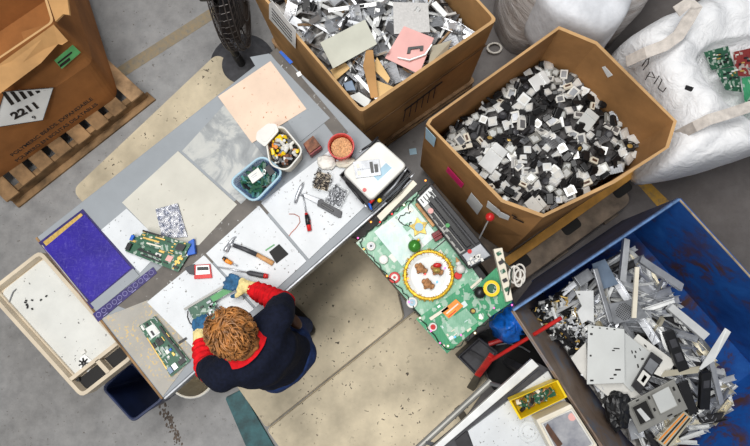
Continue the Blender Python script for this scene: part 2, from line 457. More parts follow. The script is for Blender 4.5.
# ---------------------------------------------------------------- cartons
def carton(name, label, rim, base, z0, z1, m, bulge=1.02, th=.012):
    c = sum((V((p[0], p[1], 0)) for p in base), V())/len(base)
    root = thing(name, label, 'cardboard box', (c.x, c.y, z0))
    a = 0
    for i in range(len(rim)): a += rim[i][0]*rim[(i+1) % len(rim)][1]-rim[(i+1) % len(rim)][0]*rim[i][1]
    if a < 0: rim, base = rim[::-1], base[::-1]
    def ins(pts, d):
        cc = sum((V((p[0], p[1], 0)) for p in pts), V())/len(pts); o = []
        for p in pts:
            q = V((p[0], p[1], 0)); o.append(q+(cc-q).normalized()*d)
        return [(q.x, q.y) for q in o]
    r3 = lambda pts, z: [V((p[0], p[1], z)) for p in pts]
    mid = inset([((p[0]+q[0])/2, (p[1]+q[1])/2) for p, q in zip(rim, base)], bulge)
    zm = z0*.45+z1*.55; mb = MB()
    mb.skin([r3(base, z0), r3(mid, zm), r3(rim, z1)], True, False)
    mb.mi = 1; mb.skin([r3(rim, z1), r3(ins(rim, th*1.4), z1)], False, False)
    mb.mi = 0; mb.skin([r3(ins(rim, th*1.4), z1), r3(ins(mid, th*1.4), zm), r3(ins(base, th*1.4), z0+.01)], False, True)
    mb.build('carton_wall', [m, 'card_edge'], root)
    return root
def sticker(parent, name, m, pts, label=None):
    b = MB(); b.plate(pts, .0015); return tag(b.build(name, m, parent), label)
# --- the battered box with hazard diamond, on a wooden pallet
Z0 = .14
F0 = P(119, 95.5, Z0); FL = P(6, 173.5, Z0); du = (FL-F0).normalized(); dv = V((-du.y, du.x, 0))
if dv.y < 0: dv = -dv
dv = (P(92, 10, Z0)-F0).normalized()
F1 = F0+du*1.12; B0 = F0+dv*1.0; B1 = F1+dv*1.0
base = hull([(p.x, p.y) for p in (F0, F1, B1, B0)], .07, 4)
zt = .95; R0 = P(54, 22, zt); sh = R0-V((F0.x, F0.y, zt)); Rr = [R0, R0+du*1.12, R0+du*1.12+dv*.98, R0+dv*.98]
rim = hull([(p.x, p.y) for p in Rr], .03, 4)
boxl = carton('cardboard_box', 'battered brown cardboard box with a hazard diamond, standing on a wooden pallet', rim, base, Z0, zt, 'card_l', 1.075)
fw = Face(F0, F1, R0)
fw.o = fw.o+fw.n*.05
nF = fw.n
xd = (fw.at(118, 87)-fw.at(18, 158)).normalized()
# folded flaps
b = MB(); b.plate([P(-6, 68, zt), P(53.5, 24.5, zt), P(68, 41, zt-.07), P(62, 45, zt-.075), P(58, 44, zt-.075), P(41, 63, zt-.06), P(-6, 98, zt-.05)], .012)
tag(b.build('front_flap', 'card_m', boxl), 'pale torn flap folded outward')
b = MB(); b.plate([P(46, -6, zt), P(67, -4, zt+.02), P(69.5, 15, zt+.01), P(63, 14, zt+.01), P(55.5, 21.5, zt)], .012)
b.build('side_flap', 'card_m', boxl)
b = MB(); b.plate([P(21, 32, zt-.12), P(53, 22, zt-.02), P(53, 25, zt-.02), P(0, 67, zt-.03), P(0, 55, zt-.1), P(25, 43, zt-.1)], .012)
b.build('inner_flap', 'card_l', boxl)
sticker(boxl, 'green_label', 'greenlabel', [fw.at(54, 60, .004), fw.at(72.5, 44.5, .004), fw.at(80.5, 52, .004), fw.at(61.5, 68.5, .004)], 'green shipping label')
for k, (x0, y0, x1, y1, s) in enumerate([(57, 62, 71, 51, 1), (59, 64.5, 69, 57, 2)]):
    p = [fw.at(x0, y0, .006), fw.at(x1, y1, .006), fw.at(x1+1, y1+1.2*s, .006), fw.at(x0+1, y0+1.2*s, .006)]
    sticker(boxl, 'label_print', 'ink', p)
# diamond
D = [(4, 91), (53, 87), (42.5, 119.5), (-7, 127)]
dm = sticker(boxl, 'hazard_diamond', 'paper', [fw.at(*q, .005) for q in D], 'white hazard diamond with black stripes')
b = MB()
for i in range(6):
    x0 = 1+8.4*i; y0 = 91.6-.36*i; w = 4.3
    def en(x, y): t_ = max(0, (109.5-.453*x-y)/1.072); return (x+.6*t_, y+.8*t_)
    b.plate([fw.at(x0, y0, .007), fw.at(x0+w, y0-.3, .007), fw.at(*en(x0+w, y0-.3), .007), fw.at(*en(x0, y0), .007)], .001)
b.build('stripe_print', 'ink', dm)
b = MB()
ed = [fw.at(*q, .0068) for q in D]
for p, q in zip(ed, ed[1:]+ed[:1]): b.tube([p, q], .0022, 4)
b.build('diamond_border', 'ink', dm)
writing('number_print', '2211', .088, fw.at(14, 118.5, .0075), fw.at(43, 104.5)-fw.at(14, 118.5), nF, 'ink', dm, bold=.004)
writing('class_print', '9', .05, fw.at(33, 119, .0075), fw.at(43, 104.5)-fw.at(14, 118.5), nF, 'ink', dm)
writing('lettering', 'POLYMERIC BEADS, EXPANDABLE', .0445, fw.at(12.5, 156, .005), xd, nF, 'ink', boxl, bold=.001)
writing('lettering', 'POLIMERO EN BOLITAS DILATABLES', .0425, fw.at(17, 161.5, .005), xd, nF, 'ink', boxl, bold=.001)
# side label on the short wall
fs = Face(F0, B0, R0)
tag(sticker(boxl, 'white_label', 'paper', [fs.at(65.5, 0, .004), fs.at(83, 26, .004), fs.at(78, 30, .004), fs.at(64, 6, .004)]), 'white printed label')
b = MB(); b.plate([fs.at(67.5, 4.5, .006), fs.at(82, 25.5, .006), fs.at(80.5, 27, .006), fs.at(66.5, 7, .006)], .001); b.build('label_print', 'ink', boxl)
# --- its pallet
pal = thing('wooden_pallet', 'rough wooden pallet under the battered brown box', 'pallet', (F0.x, F0.y, 0))
pf = P(144, 93, .13); pl = P(13, 198, .11)
pu = (pl-pf); pu.z = 0; pu.normalize(); pv = (P(98, 43, .13)-P(149, 90, .13)).normalized()
o0 = V((pf.x, pf.y, 0)); LW, DP = 1.24, 1.2
rotm = Matrix((( pu.x, pv.x, 0), (pu.y, pv.y, 0), (0, 0, 1)))
def pb(name, u0, u1, v0, v1, z0, z1, m='wood'):
    b = MB(); c = o0+pu*((u0+u1)/2)+pv*((v0+v1)/2); b.box((c.x, c.y, (z0+z1)/2), (u1-u0, v1-v0, z1-z0), rotm)
    return b.build(name, m, pal, bevel=.003)
for i in range(8):
    u = i*(LW-.11)/7; pb('deck_board', u, u+.11, random.uniform(-.01, .012), DP, .118, .138, 'wood_d' if i == 0 else 'wood')
for v in (.02, .58, 1.14): pb('stringer', 0, LW, v, v+.045, .022, .117, 'wood')
for v in (-.03, .55, 1.1): pb('bottom_board', -.02, LW+.01, v, v+.09, 0, .021, 'wood')
# --- big box of metal scrap beyond the bench
zt = 1.0; Ff = P(361, 113, zt); Rt = P(497.5, 20, zt); n1 = (Rt-Ff).normalized(); n2 = (P(265, 0, zt)-Ff).normalized()
Wt = Ff+n2*1.12; Bk = Wt+(Rt-Ff)
rim = hull([(p.x, p.y) for p in (Ff, Rt, Bk, Wt)], .03, 3); base_t = inset(rim, .975)
boxt = carton('cardboard_box', 'tan cardboard box heaped with shiny metal brackets behind the workbench', rim, base_t, .12, zt, 'card_m', 1.0, .016)
fS = Face(Ff+V((0, 0, -.8)), Rt+V((0, 0, -.8)), Ff); fW = Face(Ff+V((0, 0, -.8)), Wt+V((0, 0, -.8)), Ff)
sticker(boxt, 'seam_line', 'wood', [fS.at(365, 131, .003), fS.at(486, 44, .003), fS.at(486, 45.4, .003), fS.at(365, 132.5, .003)])
b = MB()
for k in range(6):
    x0 = 405+6*k; y0 = 108.5-4.6*k
    b.plate([fS.at(x0, y0, .003), fS.at(x0+1, y0-.8, .003), fS.at(x0-1.5, y0+12.2, .003), fS.at(x0-2.5, y0+13, .003)], .001)
b.plate([fS.at(404, 109.5, .003), fS.at(442, 80.5, .003), fS.at(442, 82, .003), fS.at(404, 111, .003)], .001)
b.build('printed_bars', 'ink', boxt)
tag(sticker(boxt, 'paper_notice', 'paper', [fW.at(270, 3, .006), fW.at(273, 0, .006), fW.at(297, 30, .006), fW.at(296.5, 48, .006), fW.at(270, 18, .006)]), 'white printed notice')
b = MB()
for k in range(4): b.plate([fW.at(273, 7+3*k, .009), fW.at(293, 31+3*k, .009), fW.at(293, 32+3*k, .009), fW.at(273, 8+3*k, .009)], .0008)
b.build('notice_print', 'darkgrey', boxt)
b = MB(); b.prism(inset(base_t, 1.04), 0, .03); b.prism(inset(base_t, 1.04), .09, .118)
for t in (.02, .48, .94):
    b.prism([(lerp(lerp(Ff, Rt, a), lerp(Wt, Bk, a), v).x, lerp(lerp(Ff, Rt, a), lerp(Wt, Bk, a), v).y) for a, v in ((t, 0), (t+.05, 0), (t+.05, 1), (t, 1))], .03, .09)
tag(b.build('wooden_pallet', 'wood_d'), 'low pallet under the tan box of metal brackets', 'pallet')
# --- octagonal box of chips
zt = 1.0
rimp = [(426, 124), (429, 119), (559, 26), (597, 41.5), (677, 121), (669, 147.5), (615, 183), (543, 217.5), (501, 202)]
rim = [(p.x, p.y) for p in quad(rimp, zt)]
base_o = [(p.x, p.y) for p in [V((.215, .93, 0)), V((.235, .97, 0)), V((.95, 1.5, 0)), V((1.13, 1.41, 0)), V((1.52, .94, 0)), V((1.5, .8, 0)), V((1.2, .59, 0)), V((.80, .32, 0)), V((.59, .47, 0))]]
boxo = carton('cardboard_box', 'open eight-sided kraft cardboard box full of small black and silver components', rim, base_o, .16, zt, 'card_r', 1.005, .014)
A = P(426, 124, zt); Bq = P(501, 202, zt); Cq = P(543, 217.5, zt)
fo = Face(A, Bq, V((.405, .70, .16)))
fo.o = fo.o+fo.n*.012
tag(sticker(boxo, 'blue_label', 'paperblue', [fo.at(426, 127), fo.at(436, 138), fo.at(434, 147), fo.at(425.5, 138)]), 'pale blue label')
tag(sticker(boxo, 'pink_label', 'pink', [fo.at(448, 166.5), fo.at(464, 184), fo.at(461.5, 188), fo.at(446, 171)]), 'magenta label strip')
tag(sticker(boxo, 'white_label', 'paper', [fo.at(471.5, 192.5), fo.at(483, 206), fo.at(477.5, 214.5), fo.at(466.5, 201)]), 'white label')
fo2 = Face(Bq, Cq, V((.695, .395, .16))); fo2.o = fo2.o+fo2.n*.01
sticker(boxo, 'white_label', 'paper', [fo.at(488, 200.5), fo.at(500, 210.5), fo.at(499, 216), fo.at(486.5, 206.5)])
sticker(boxo, 'white_label', 'paper', [fo2.at(500, 210.5, .006), fo2.at(510, 215.5, .006), fo2.at(508.5, 219.5, .006), fo2.at(499, 216, .006)])
b = MB(); b.plate([fo2.at(512, 214), fo2.at(517, 217), fo2.at(516.5, 218), fo2.at(511.5, 215)], .001); b.plate([fo2.at(513, 217), fo2.at(524, 222), fo2.at(523.5, 223), fo2.at(512.5, 218)], .001)
b.build('printed_mark', 'ink', boxo)
N1 = P(597, 41.5, zt); N2 = P(677, 121, zt)
fi = Face(N1+V((0, 0, -.8)), N2+V((0, 0, -.8)), N1); fi.o = fi.o+fi.n*.03
tag(sticker(boxo, 'torn_tape', 'paper', [fi.at(602, 67), fi.at(605, 66), fi.at(613, 75), fi.at(608, 77.5)]), 'torn scrap of white tape')
# grey plastic pallet and plank below it
g = thing('plastic_pallet', 'grey plastic pallet with oval hand holes under the eight-sided box', 'pallet', (1.1, .5, 0))
pz = .13
E1 = P(505, 272, pz); E2 = P(610, 196, pz); E3 = P(657, 205, pz); eu = (E2-E1).normalized(); ev = V((eu.y, -eu.x, 0))
q0 = E1-eu*.1; q1 = E1+eu*1.02
pts = [q0+ev*.12, q1+ev*.12, q1-ev*.78, q0-ev*.78]
b = MB(); b.prism(hull([(p.x, p.y) for p in pts], .08), .03, pz); b.build('deck', 'gpal', g, bevel=.006)
for hx, hy in [(622, 189), (571, 226), (521, 263)]:
    p = P(hx, hy, pz+.001); b = MB()
    pr = [(p.x+(eu*a*.07+ev*c*.042).x, p.y+(eu*a*.07+ev*c*.042).y) for a, c in ((-1, -1), (1, -1), (1, 1), (-1, 1))]
    b.prism(hull(pr, .03), pz-.004, pz+.0015); b.build('hand_hole', 'hole', g)
for t in (.02, .45, .9):
    for k in (.1, -.3, -.75):
        p = q0+eu*(t+.06)+ev*k; b = MB(); b.box((p.x, p.y, .015), (.12, .1, .03), math.atan2(eu.y, eu.x)); b.build('foot', 'gpal', g)
b = MB(); p0 = P(506, 262.5, pz+.0255); p1 = P(655, 157, pz+.0255); w = ev*.03
b.plate([p0-w, p1-w, p1+w, p0+w], .024)
tag(b.build('wooden_plank', 'plank', bevel=.003), 'ochre wooden plank lying on the grey plastic pallet along the box', 'plank')
# ---------------------------------------------------------------- blue steel tub
zt = .9
W = P(513, 310.5, zt); N = P(679, 199.5, zt); d1 = (N-W).normalized(); dE = (P(750, 277, zt)-N).normalized(); dS = (P(573, 402, zt)-W).normalized()
E_ = N+dE*1.72; S_ = W+dS*1.66
zb = .12
tub = thing('scrap_hopper', 'blue steel hopper with rusty sides holding metal panels and strips', 'hopper', ((W.x+E_.x)/2, (W.y+E_.y)/2, 0))
Wb = V((W.x, W.y, zb))+d1*.38+dS*.02; Sb = V((S_.x, S_.y, zb))+d1*.38-dS*.35
Nb = V((N.x, N.y, zb))+dE*.02; Eb = V((E_.x, E_.y, zb))-dE*.42
def slab(name, a, bq, c, d, t, m, inward):
    n = (bq-a).cross(d-a).normalized()
    if n.dot(inward) < 0: n = -n
    b = MB(); b.skin([[a, bq, c, d], [a-n*t, bq-n*t, c-n*t, d-n*t]]); return b.build(name, m, tub)
ctr = (W+N+E_+S_)/4; ctr.z = .6
o_ = slab('side_wall', W, N, Nb, Wb, .012, 'bluesteel', ctr-W); o_.data.materials.append(M['shadeblue'])
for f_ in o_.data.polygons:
    if f_.normal.dot(ctr-W) < -.3: f_.material_index = 1  # outward faces get the blue with shade painted in
slab('side_wall', N, E_, Eb, Nb, .012, 'bluesteel', ctr-N)
tag(slab('sloping_wall', S_, W, Wb, Sb, .012, 'rustbare', ctr-W), 'worn bare steel sloping wall')
slab('end_wall', E_, S_, Sb, Eb, .012, 'bluesteel', ctr-E_)
slab('bottom_plate', Wb, Nb, Eb, Sb, .012, 'bluesteel', V((0, 0, 1)))
b = MB()
b.tube([W+V((0, 0, .004)), N+V((0, 0, .004))], .008, 6)
b.build('rim_lip', 'bluelip', tub)
b = MB(); b.tube([N+V((0, 0, .003)), E_+V((0, 0, .003))], .006, 6); b.build('rim_lip', 'edgetan', tub)
b = MB(); b.tube([W+V((0, 0, .003)), S_+V((0, 0, .003))], .007, 6); b.build('rim_lip', 'rustbare', tub)
b = MB(); b.prism([(p.x, p.y) for p in (Wb, Nb, Eb, Sb)], 0, zb-.015); b.build('base_frame', 'bluesteel', tub)
# ---------------------------------------------------------------- main workbench
TZ = .88
TB = [P(37, 237, TZ), P(276, 49, TZ), P(411, 179, TZ), P(163, 398, TZ)]
bench = thing('workbench', 'long grey-topped workbench the person in navy leans over', 'workbench', tuple(sum(TB, V())/4-V((0, 0, TZ))))
b = MB(); b.prism([(p.x, p.y) for p in TB], TZ-.035, TZ); b.build('bench_top', 'bench', bench, bevel=.004)
fe = (TB[2]-TB[3]).normalized(); fn = V((fe.y, -fe.x, 0))
b = MB(); b.plate([TB[3]+fn*.014+V((0, 0, -.001)), TB[2]+fn*.014+V((0, 0, -.001)), TB[2]+fn*.0+V((0, 0, -.001)), TB[3]+fn*.0+V((0, 0, -.001))], .09)
tag(b.build('front_rail', 'steel_d', bench, bevel=.003), 'pale metal front rail')
for (u, v) in ((.04, .06), (.96, .06), (.96, .9), (.06, .62), (.5, .06), (.5, .9)):
    p = bil(TB, u, v); b = MB(); b.box((p.x, p.y, (TZ-.035)/2), (.05, .05, TZ-.035), math.atan2(fe.y, fe.x)); b.build('leg', 'darkgrey', bench)
le = (TB[3]-TB[0]).normalized(); ln = V((le.y, -le.x, 0))
b = MB(); b.plate([TB[0]+V((0, 0, .001)), TB[3]+V((0, 0, .001)), TB[3]-ln*-.012+V((0, 0, .001)), TB[0]-ln*-.012+V((0, 0, .001))], .04); b.build('edge_band', 'wood', bench)
def sheet(name, label, cat, px, z0, t, m, group=None, r=0):
    pts = poly2(px, TZ+z0+t); pts = hull(pts, r) if r else pts
    b = MB(); b.prism(pts, TZ+z0, TZ+z0+t); return tag(b.build(name, m), label, cat, group)
sheet('rubber_strip', 'dark worn strip of bench surface running between the pale boards', 'board', [(118, 306), (247, 190), (272, 210), (150, 318)], .0005, .002, 'bench_d')
sheet('backing_board', 'dirty brown board along the far end of the bench beside the tan box', 'board', [(270, 53), (277, 48), (348, 132), (338, 141)], .0005, .003, 'bench_d')
sheet('grey_board', 'blue-grey flat board tucked under the copper-coloured sheet', 'board', [(250, 57), (269, 53.5), (330, 118), (300, 142)], .0008, .004, 'bench')
sheet('copper_board', 'pinkish copper-coloured sheet lying at the far end of the bench', 'board', [(270.5, 61), (306.5, 109), (252, 143), (218, 96.5)], .005, .0025, 'copper')
sheet('metal_sheet', 'mottled grey sheet of galvanised metal beside the copper-coloured sheet', 'board', [(224, 105), (275, 170), (241, 204), (182, 151)], .0008, .003, 'galv')
sheet('greige_board', 'large plain greige board under the silver bag', 'board', [(178, 151), (237, 204.5), (199, 245), (165, 247), (122, 202.5)], .0008, .0045, 'beige_sheet')
sheet('white_board', 'white board between the blue panel and the greige board', 'board', [(126.5, 208.5), (165, 246), (140, 273), (101, 230)], .0008, .003, 'white_sheet2')
sheet('white_board', 'white board under the claw hammer and the black square chip', 'board', [(259, 205.5), (306.5, 261), (256, 307), (206, 253.5)], .003, .004, 'white_sheet')
sheet('white_board', 'white board under the screw trays and the folding knife', 'board', [(261, 203), (330, 150), (382, 190), (309, 259)], .003, .004, 'white_sheet')
sheet('white_board', 'white board under the circuit board the person is holding', 'board', [(204, 255), (254, 309), (197, 352), (147, 302)], .003, .004, 'white_sheet')
sheet('speckled_board', 'speckled grey board under the long green circuit card', 'board', [(148, 300), (196, 352), (163, 396), (102, 318)], .001, .003, 'tan_speck')
# ---------------------------------------------------------------- tan tray cart
zr = .76
TC = [P(-14, 292, zr), P(81.5, 398, zr), P(134, 357, zr), P(40, 250, zr)]
tray = thing('utility_cart', 'tan plastic utility cart with a shallow tray top beside the bench end', 'cart', ((TC[0]+TC[2])/2)-V((0, 0, zr)))
o = [(p.x, p.y) for p in TC]
b = MB(); r3 = lambda pts, z: [V((p[0], p[1], z)) for p in pts]
def off(pts, d):
    n = len(pts); res = []
    for i in range(n):
        p = V((*pts[i], 0)); a = (V((*pts[i-1], 0))-p).normalized(); c = (V((*pts[(i+1) % n], 0))-p).normalized(); s = (a+c)
        k = d/max(.2, abs(a.cross(c).z)); res.append(((p+s*k).x, (p+s*k).y))
    return res
oh = hull(o, .04, 3)
tu = (TC[2]-TC[1]).normalized(); tv = (TC[0]-TC[1]).normalized()
b.skin([r3(oh, zr-.1), r3(oh, zr), r3(off(oh, .022), zr), r3(off(oh, .03), zr-.055)], True, True)
b.build('tray_shell', 'trayshell', tray)
q = [TC[1]+tv*.12+tu*.032, TC[2]+tv*.12-tu*.02, TC[3]-tv*.035-tu*.02, TC[0]-tv*.035+tu*.032]
b = MB(); b.prism(hull([(p.x, p.y) for p in q], .05), zr-.058, zr-.05); b.build('tray_floor', 'trayfloor', tray)
b = MB(); b.tube([q[1]+V((0, 0, -.045)), q[0]+V((0, 0, -.045)), q[3]+V((0, 0, -.045))], .008, 6); b.build('inner_ridge', 'trayshell', tray)
b = MB(); a0 = TC[1]+tv*.115; a1 = TC[2]+tv*.115; b.plate([a0+tu*.02, a1-tu*.02, a1-tu*.02+tv*.022, a0+tu*.02+tv*.022], .06); b.build('divider', 'trayshell', tray)
a0 = TC[1]+tu*.19; b = MB(); b.plate([a0+tv*.02, a0+tv*.12, a0+tv*.12+tu*.025, a0+tv*.02+tu*.025], .06); b.build('divider', 'trayshell', tray)
for s0, s1 in ((.025, .185), (.22, .36)):
    b = MB(); b.prism([(p.x, p.y) for p in (TC[1]+tv*.022+tu*s0, TC[1]+tv*.022+tu*s1, TC[1]+tv*.11+tu*s1, TC[1]+tv*.11+tu*s0)], zr-.056, zr-.05)
    b.build('recess', 'hole', tray)
for u, v in ((.3, .08), (.3, .92), (.92, .92), (.92, .08)):
    p = bil([TC[1], TC[0], TC[3], TC[2]], u, v); b = MB(); b.box((p.x, p.y, zr/2-.02), (.045, .045, zr-.16), math.atan2(tu.y, tu.x)); b.build('post', 'trayshell', tray)
    b = MB(); b.cyl((p.x-.015, p.y, .06), (p.x+.015, p.y, .06), .06, None, 14); b.build('caster', 'black', tray)
b = MB(); b.prism([(p.x, p.y) for p in (lerp(TC[1], TC[0], .27), lerp(TC[2], TC[3], .27), TC[3], TC[0])], .14, .2); b.build('lower_shelf', 'trayshell', tray)
# ---------------------------------------------------------------- dark blue bin
zt = .5
BN = [P(103, 388, zt), P(133, 421, zt), P(163, 398, zt), P(131, 362, zt)]
bc = sum(BN, V())/4
bnr = hull([(p.x, p.y) for p in BN], .03, 3); bb = inset(bnr, .86)
bn = thing('recycling_bin', 'empty navy blue plastic bin on the floor at the bench end', 'bin', (bc.x, bc.y, 0))
b = MB(); b.skin([r3(bb, 0), r3(bnr, zt), r3(inset(bnr, .95), zt), r3(inset(bb, .94), .015)], True, True); b.build('bin_body', 'navybin', bn)
b = MB(); b.tube(r3(inset(bnr, 1.01), zt-.004), .009, 6, True); b.build('rim', 'navybin', bn)
# ---------------------------------------------------------------- fan
fb = P(243, 66, 0)
fan = thing('pedestal_fan', 'sooty black pedestal fan with wire cage standing behind the bench', 'fan', (fb.x, fb.y, 0))
b = MB(); b.lathe([(.25, 0), (.25, .012), (.2, .03), (.05, .045)], (fb.x, fb.y, 0), 32); b.build('base', 'darkgrey', fan, smooth=False)
hz = .66; hc = V((fb.x+.06, fb.y+.25, hz)); ax = V((.93, .12, -.02)).normalized()
b = MB(); b.cyl((fb.x, fb.y, .04), (fb.x, fb.y, .2), .03); b.tube([(fb.x, fb.y, .2), (fb.x-.02, fb.y+.02, .4), hc-ax*.0+V((0, 0, -.06))], .024, 10); b.build('pole', 'black', fan)
u1 = ax.cross(V((0, 0, 1))).normalized(); u2 = ax.cross(u1)
def fpt(r, a, d): return hc+ax*d+(u1*math.cos(a)+u2*math.sin(a))*r
cage = None
b = MB()
Rf = .40
for sgn in (-1, 1):
    for r, d in ((Rf, .03), (Rf*.97, .06), (Rf*.8, .075), (Rf*.55, .085), (Rf*.25, .09)):
        b.tube([fpt(r, 2*PI*k/36, d*sgn) for k in range(36)], .0045, 5, True)
    for k in range(54):
        a = 2*PI*k/54; b.tube([fpt(Rf*q, a+w*sgn, d*sgn) for q, d, w in ((.1, .09, 0), (.55, .085, .08), (.85, .07, .14), (.98, .05, .17), (1, .0, .18))], .0022, 4)
b.build('cage', 'wiremesh', fan)
b = MB(); b.cyl(hc-ax*.19, hc-ax*.03, .07, .085); b.build('motor_housing', 'black', fan, bevel=.01)
b = MB(); b.cyl(hc-ax*.02, hc+ax*.03, .05); b.build('hub', 'black', fan)
for k in range(5):
    b = MB(); a = 2*PI*k/5
    rings = []
    for r, w in ((.05, .05), (.2, .11), (.33, .12), (.365, .07)):
        tdir = -u1*math.sin(a)+u2*math.cos(a); c = fpt(r, a, 0)
        rings.append([c+tdir*w+ax*.035, c-tdir*w-ax*.035, c-tdir*w-ax*.038, c+tdir*w+ax*.032])
    b.skin(rings); b.build('blade', 'dark', fan)
# ---------------------------------------------------------------- heaps
def mound(name, label, outline, zf, m, parent=None, n=26, rough=.02):
    """a heap surface: zf(x, y) gives its height inside the outline"""
    xs = [p[0] for p in outline]; ys = [p[1] for p in outline]
    b = MB(); g = {}
    x0, x1, y0, y1 = min(xs), max(xs), min(ys), max(ys); st = max(x1-x0, y1-y0)/n
    c = V((sum(xs)/len(xs), sum(ys)/len(ys), 0)); K = len(outline); R = 14
    ol = []
    for i in range(K):
        a, q = outline[i], outline[(i+1) % K]; m_ = max(1, int(math.hypot(a[0]-q[0], a[1]-q[1])/st))
        for j in range(m_): ol.append((a[0]+(q[0]-a[0])*j/m_, a[1]+(q[1]-a[1])*j/m_))
    rings = []
    for k in range(1, R+1):
        t = k/R; rr = []
        for p in ol:
            x = c.x+(p[0]-c.x)*t; y = c.y+(p[1]-c.y)*t
            rr.append(V((x, y, zf(x, y)+noise.noise(V((x*14, y*14, 3)))*rough)))
        rings.append(rr)
    b.skin(rings, True, False)
    o = b.build(name, m)
    return tag(o, label, 'scrap', kind='stuff')
def scatter(outline, n, dmin, zf, seed=1, tries=60):
    rng = random.Random(seed); xs = [p[0] for p in outline]; ys = [p[1] for p in outline]; pts = []
    for k in range(n*tries):
        if len(pts) >= n: break
        p = (rng.uniform(min(xs), max(xs)), rng.uniform(min(ys), max(ys)))
        if not inside(p, outline): continue
        if all((p[0]-q[0])**2+(p[1]-q[1])**2 > dmin*dmin for q in pts): pts.append(p)
    return [V((x, y, zf(x, y))) for x, y in pts]
def keep_in(o, poly):
    """slide a loose piece toward the middle until its ends are clear of the walls round it"""
    cx_ = sum(p[0] for p in poly)/len(poly); cy_ = sum(p[1] for p in poly)/len(poly); bb = [V(q) for q in o.bound_box]
    for k in range(40):
        m_ = Matrix.LocRotScale(o.location, o.rotation_euler, o.scale)
        if all(inside(((m_ @ q).x, (m_ @ q).y), poly) for q in bb): return
        o.location += V((cx_-o.location.x, cy_-o.location.y, 0)).normalized()*.012
def spread(protos, pts, tilt=.35, lift=.012, seed=2, sc_=(.85, 1.15), poly=None):
    """set copies of the prototypes out over the points, turned every way"""
    rng = random.Random(seed); used = set()
    for p in pts:
        o, w = rng.choices(protos, [x[1] for x in protos])[0]
        c = o if o.name not in used else copy_tree(o)
        used.add(o.name)
        c.location = p+V((0, 0, lift*rng.uniform(.3, 1.6)))
        c.rotation_euler = (rng.gauss(0, tilt), rng.gauss(0, tilt), rng.uniform(0, 2*PI))
        k = rng.uniform(*sc_); c.scale = (k, k, k)
        if poly: keep_in(c, poly)
    for o, _ in protos:
        if o.name not in used: bpy.data.objects.remove(o)
def proto(name, mb, mats, label, cat, group, bevel=0):
    o = mb.build(name, mats, bevel=bevel); o.location = (0, 0, 0); return tag(o, label, cat, group)
# --- the eight-sided box: small components
OI = inset([(p[0], p[1]) for p in rim], .955) if False else inset([(p.x, p.y) for p in quad(rimp, 1.0)], .97)
oc = sum((V((x, y, 0)) for x, y in OI), V())/len(OI)
zo = lambda x, y: .60+.07*max(0, 1-((x-oc.x)**2+(y-oc.y)**2)/.35)
mound('component_heap', 'dark mass of small components under the loose ones in the eight-sided box', inset(OI, .925), lambda x, y: zo(x, y)-.02, 'scrapdark')
pr = []
G = 'components heaped in the eight-sided box'
b = MB(); b.box((0, 0, .006), (.052, .052, .012)); b.mi = 1; b.box((0, 0, .0125), (.03, .03, .003))
pr.append((proto('metal_module', b, ['steel_w', 'white'], 'small square silver module with a pale centre in the eight-sided box', 'component', G, .001), 5))
b = MB(); b.box((0, 0, .007), (.06, .046, .014)); b.mi = 1; b.box((0, 0, .0145), (.04, .03, .002))
pr.append((proto('white_module', b, ['white', 'steel_d'], 'small white plastic square with a grey window in the eight-sided box', 'component', G, .002), 1.9))
b = MB(); b.box((0, 0, .006), (.05, .05, .012)); b.mi = 1; b.box((0, 0, .0125), (.034, .034, .002)); b.mi = 0; b.box((.012, .012, .014), (.01, .01, .004))
pr.append((proto('grey_module', b, ['mid_grey', 'ltgrey'], 'small grey square with a lighter plate in the eight-sided box', 'component', G, .001), 2.6))
b = MB(); b.box((0, 0, .012), (.034, .026, .024)); b.box((.03, 0, .012), (.03, .014, .014)); b.tube([(-.017, 0, .012), (-.04, .01, .012), (-.055, .03, .008)], .004, 6)
pr.append((proto('black_plug', b, 'black', 'small black plastic plug with a stub of cable in the eight-sided box', 'plug', G, .002), 3))
b = MB(); b.box((0, 0, .012), (.055, .034, .024)); b.box((0, .022, .012), (.03, .012, .014))
pr.append((proto('black_connector', b, 'black', 'stubby black connector block in the eight-sided box', 'connector', G, .003), 2.6))
b = MB(); b.box((0, 0, .008), (.046, .046, .016)); b.mi = 1; b.lathe([(.014, .016), (.014, .02), (.009, .0215)], (0, 0, 0), 12)
pr.append((proto('dark_lens_module', b, ['dark', 'brass'], 'small dark square module with a brassy round centre in the eight-sided box', 'component', G, .001), .4))
b = MB(); b.box((0, 0, .004), (.07, .04, .008)); [b.box((-.028+.011*i, 0, .011), (.004, .038, .008)) for i in range(6)]
pr.append((proto('heat_sink', b, 'steel_d', 'small finned grey heat sink in the eight-sided box', 'component', G), 1.5))
b = MB(); b.cyl((-.025, 0, .012), (.025, 0, .012), .012, None, 10); b.mi = 1; b.cyl((.025, 0, .012), (.04, 0, .012), .006, None, 8)
pr.append((proto('barrel_plug', b, ['dark', 'steel_w'], 'dark round barrel plug with a bright tip in the eight-sided box', 'plug', G), 1.5))
b = MB(); b.box((0, 0, .008), (.05, .03, .016)); b.mi = 1; b.box((0, 0, .017), (.03, .012, .003))
pr.append((proto('tan_module', b, ['offwhite', 'brown'], 'small cream block with a brown slot in the eight-sided box', 'component', G, .002), .9))
b = MB(); b.lathe([(.02, 0), (.022, .004), (.022, .016), (.012, .022)], (0, 0, 0), 12)
pr.append((proto('round_knob_piece', b, 'darkgrey', 'small round grey cap in the eight-sided box', 'component', G), .8))
pts = scatter(inset(OI, .96), 300, .037, zo, 5, 200)
spread(pr, pts, .38, .016, 7, (.8, 1.25), OI)
bigb = []
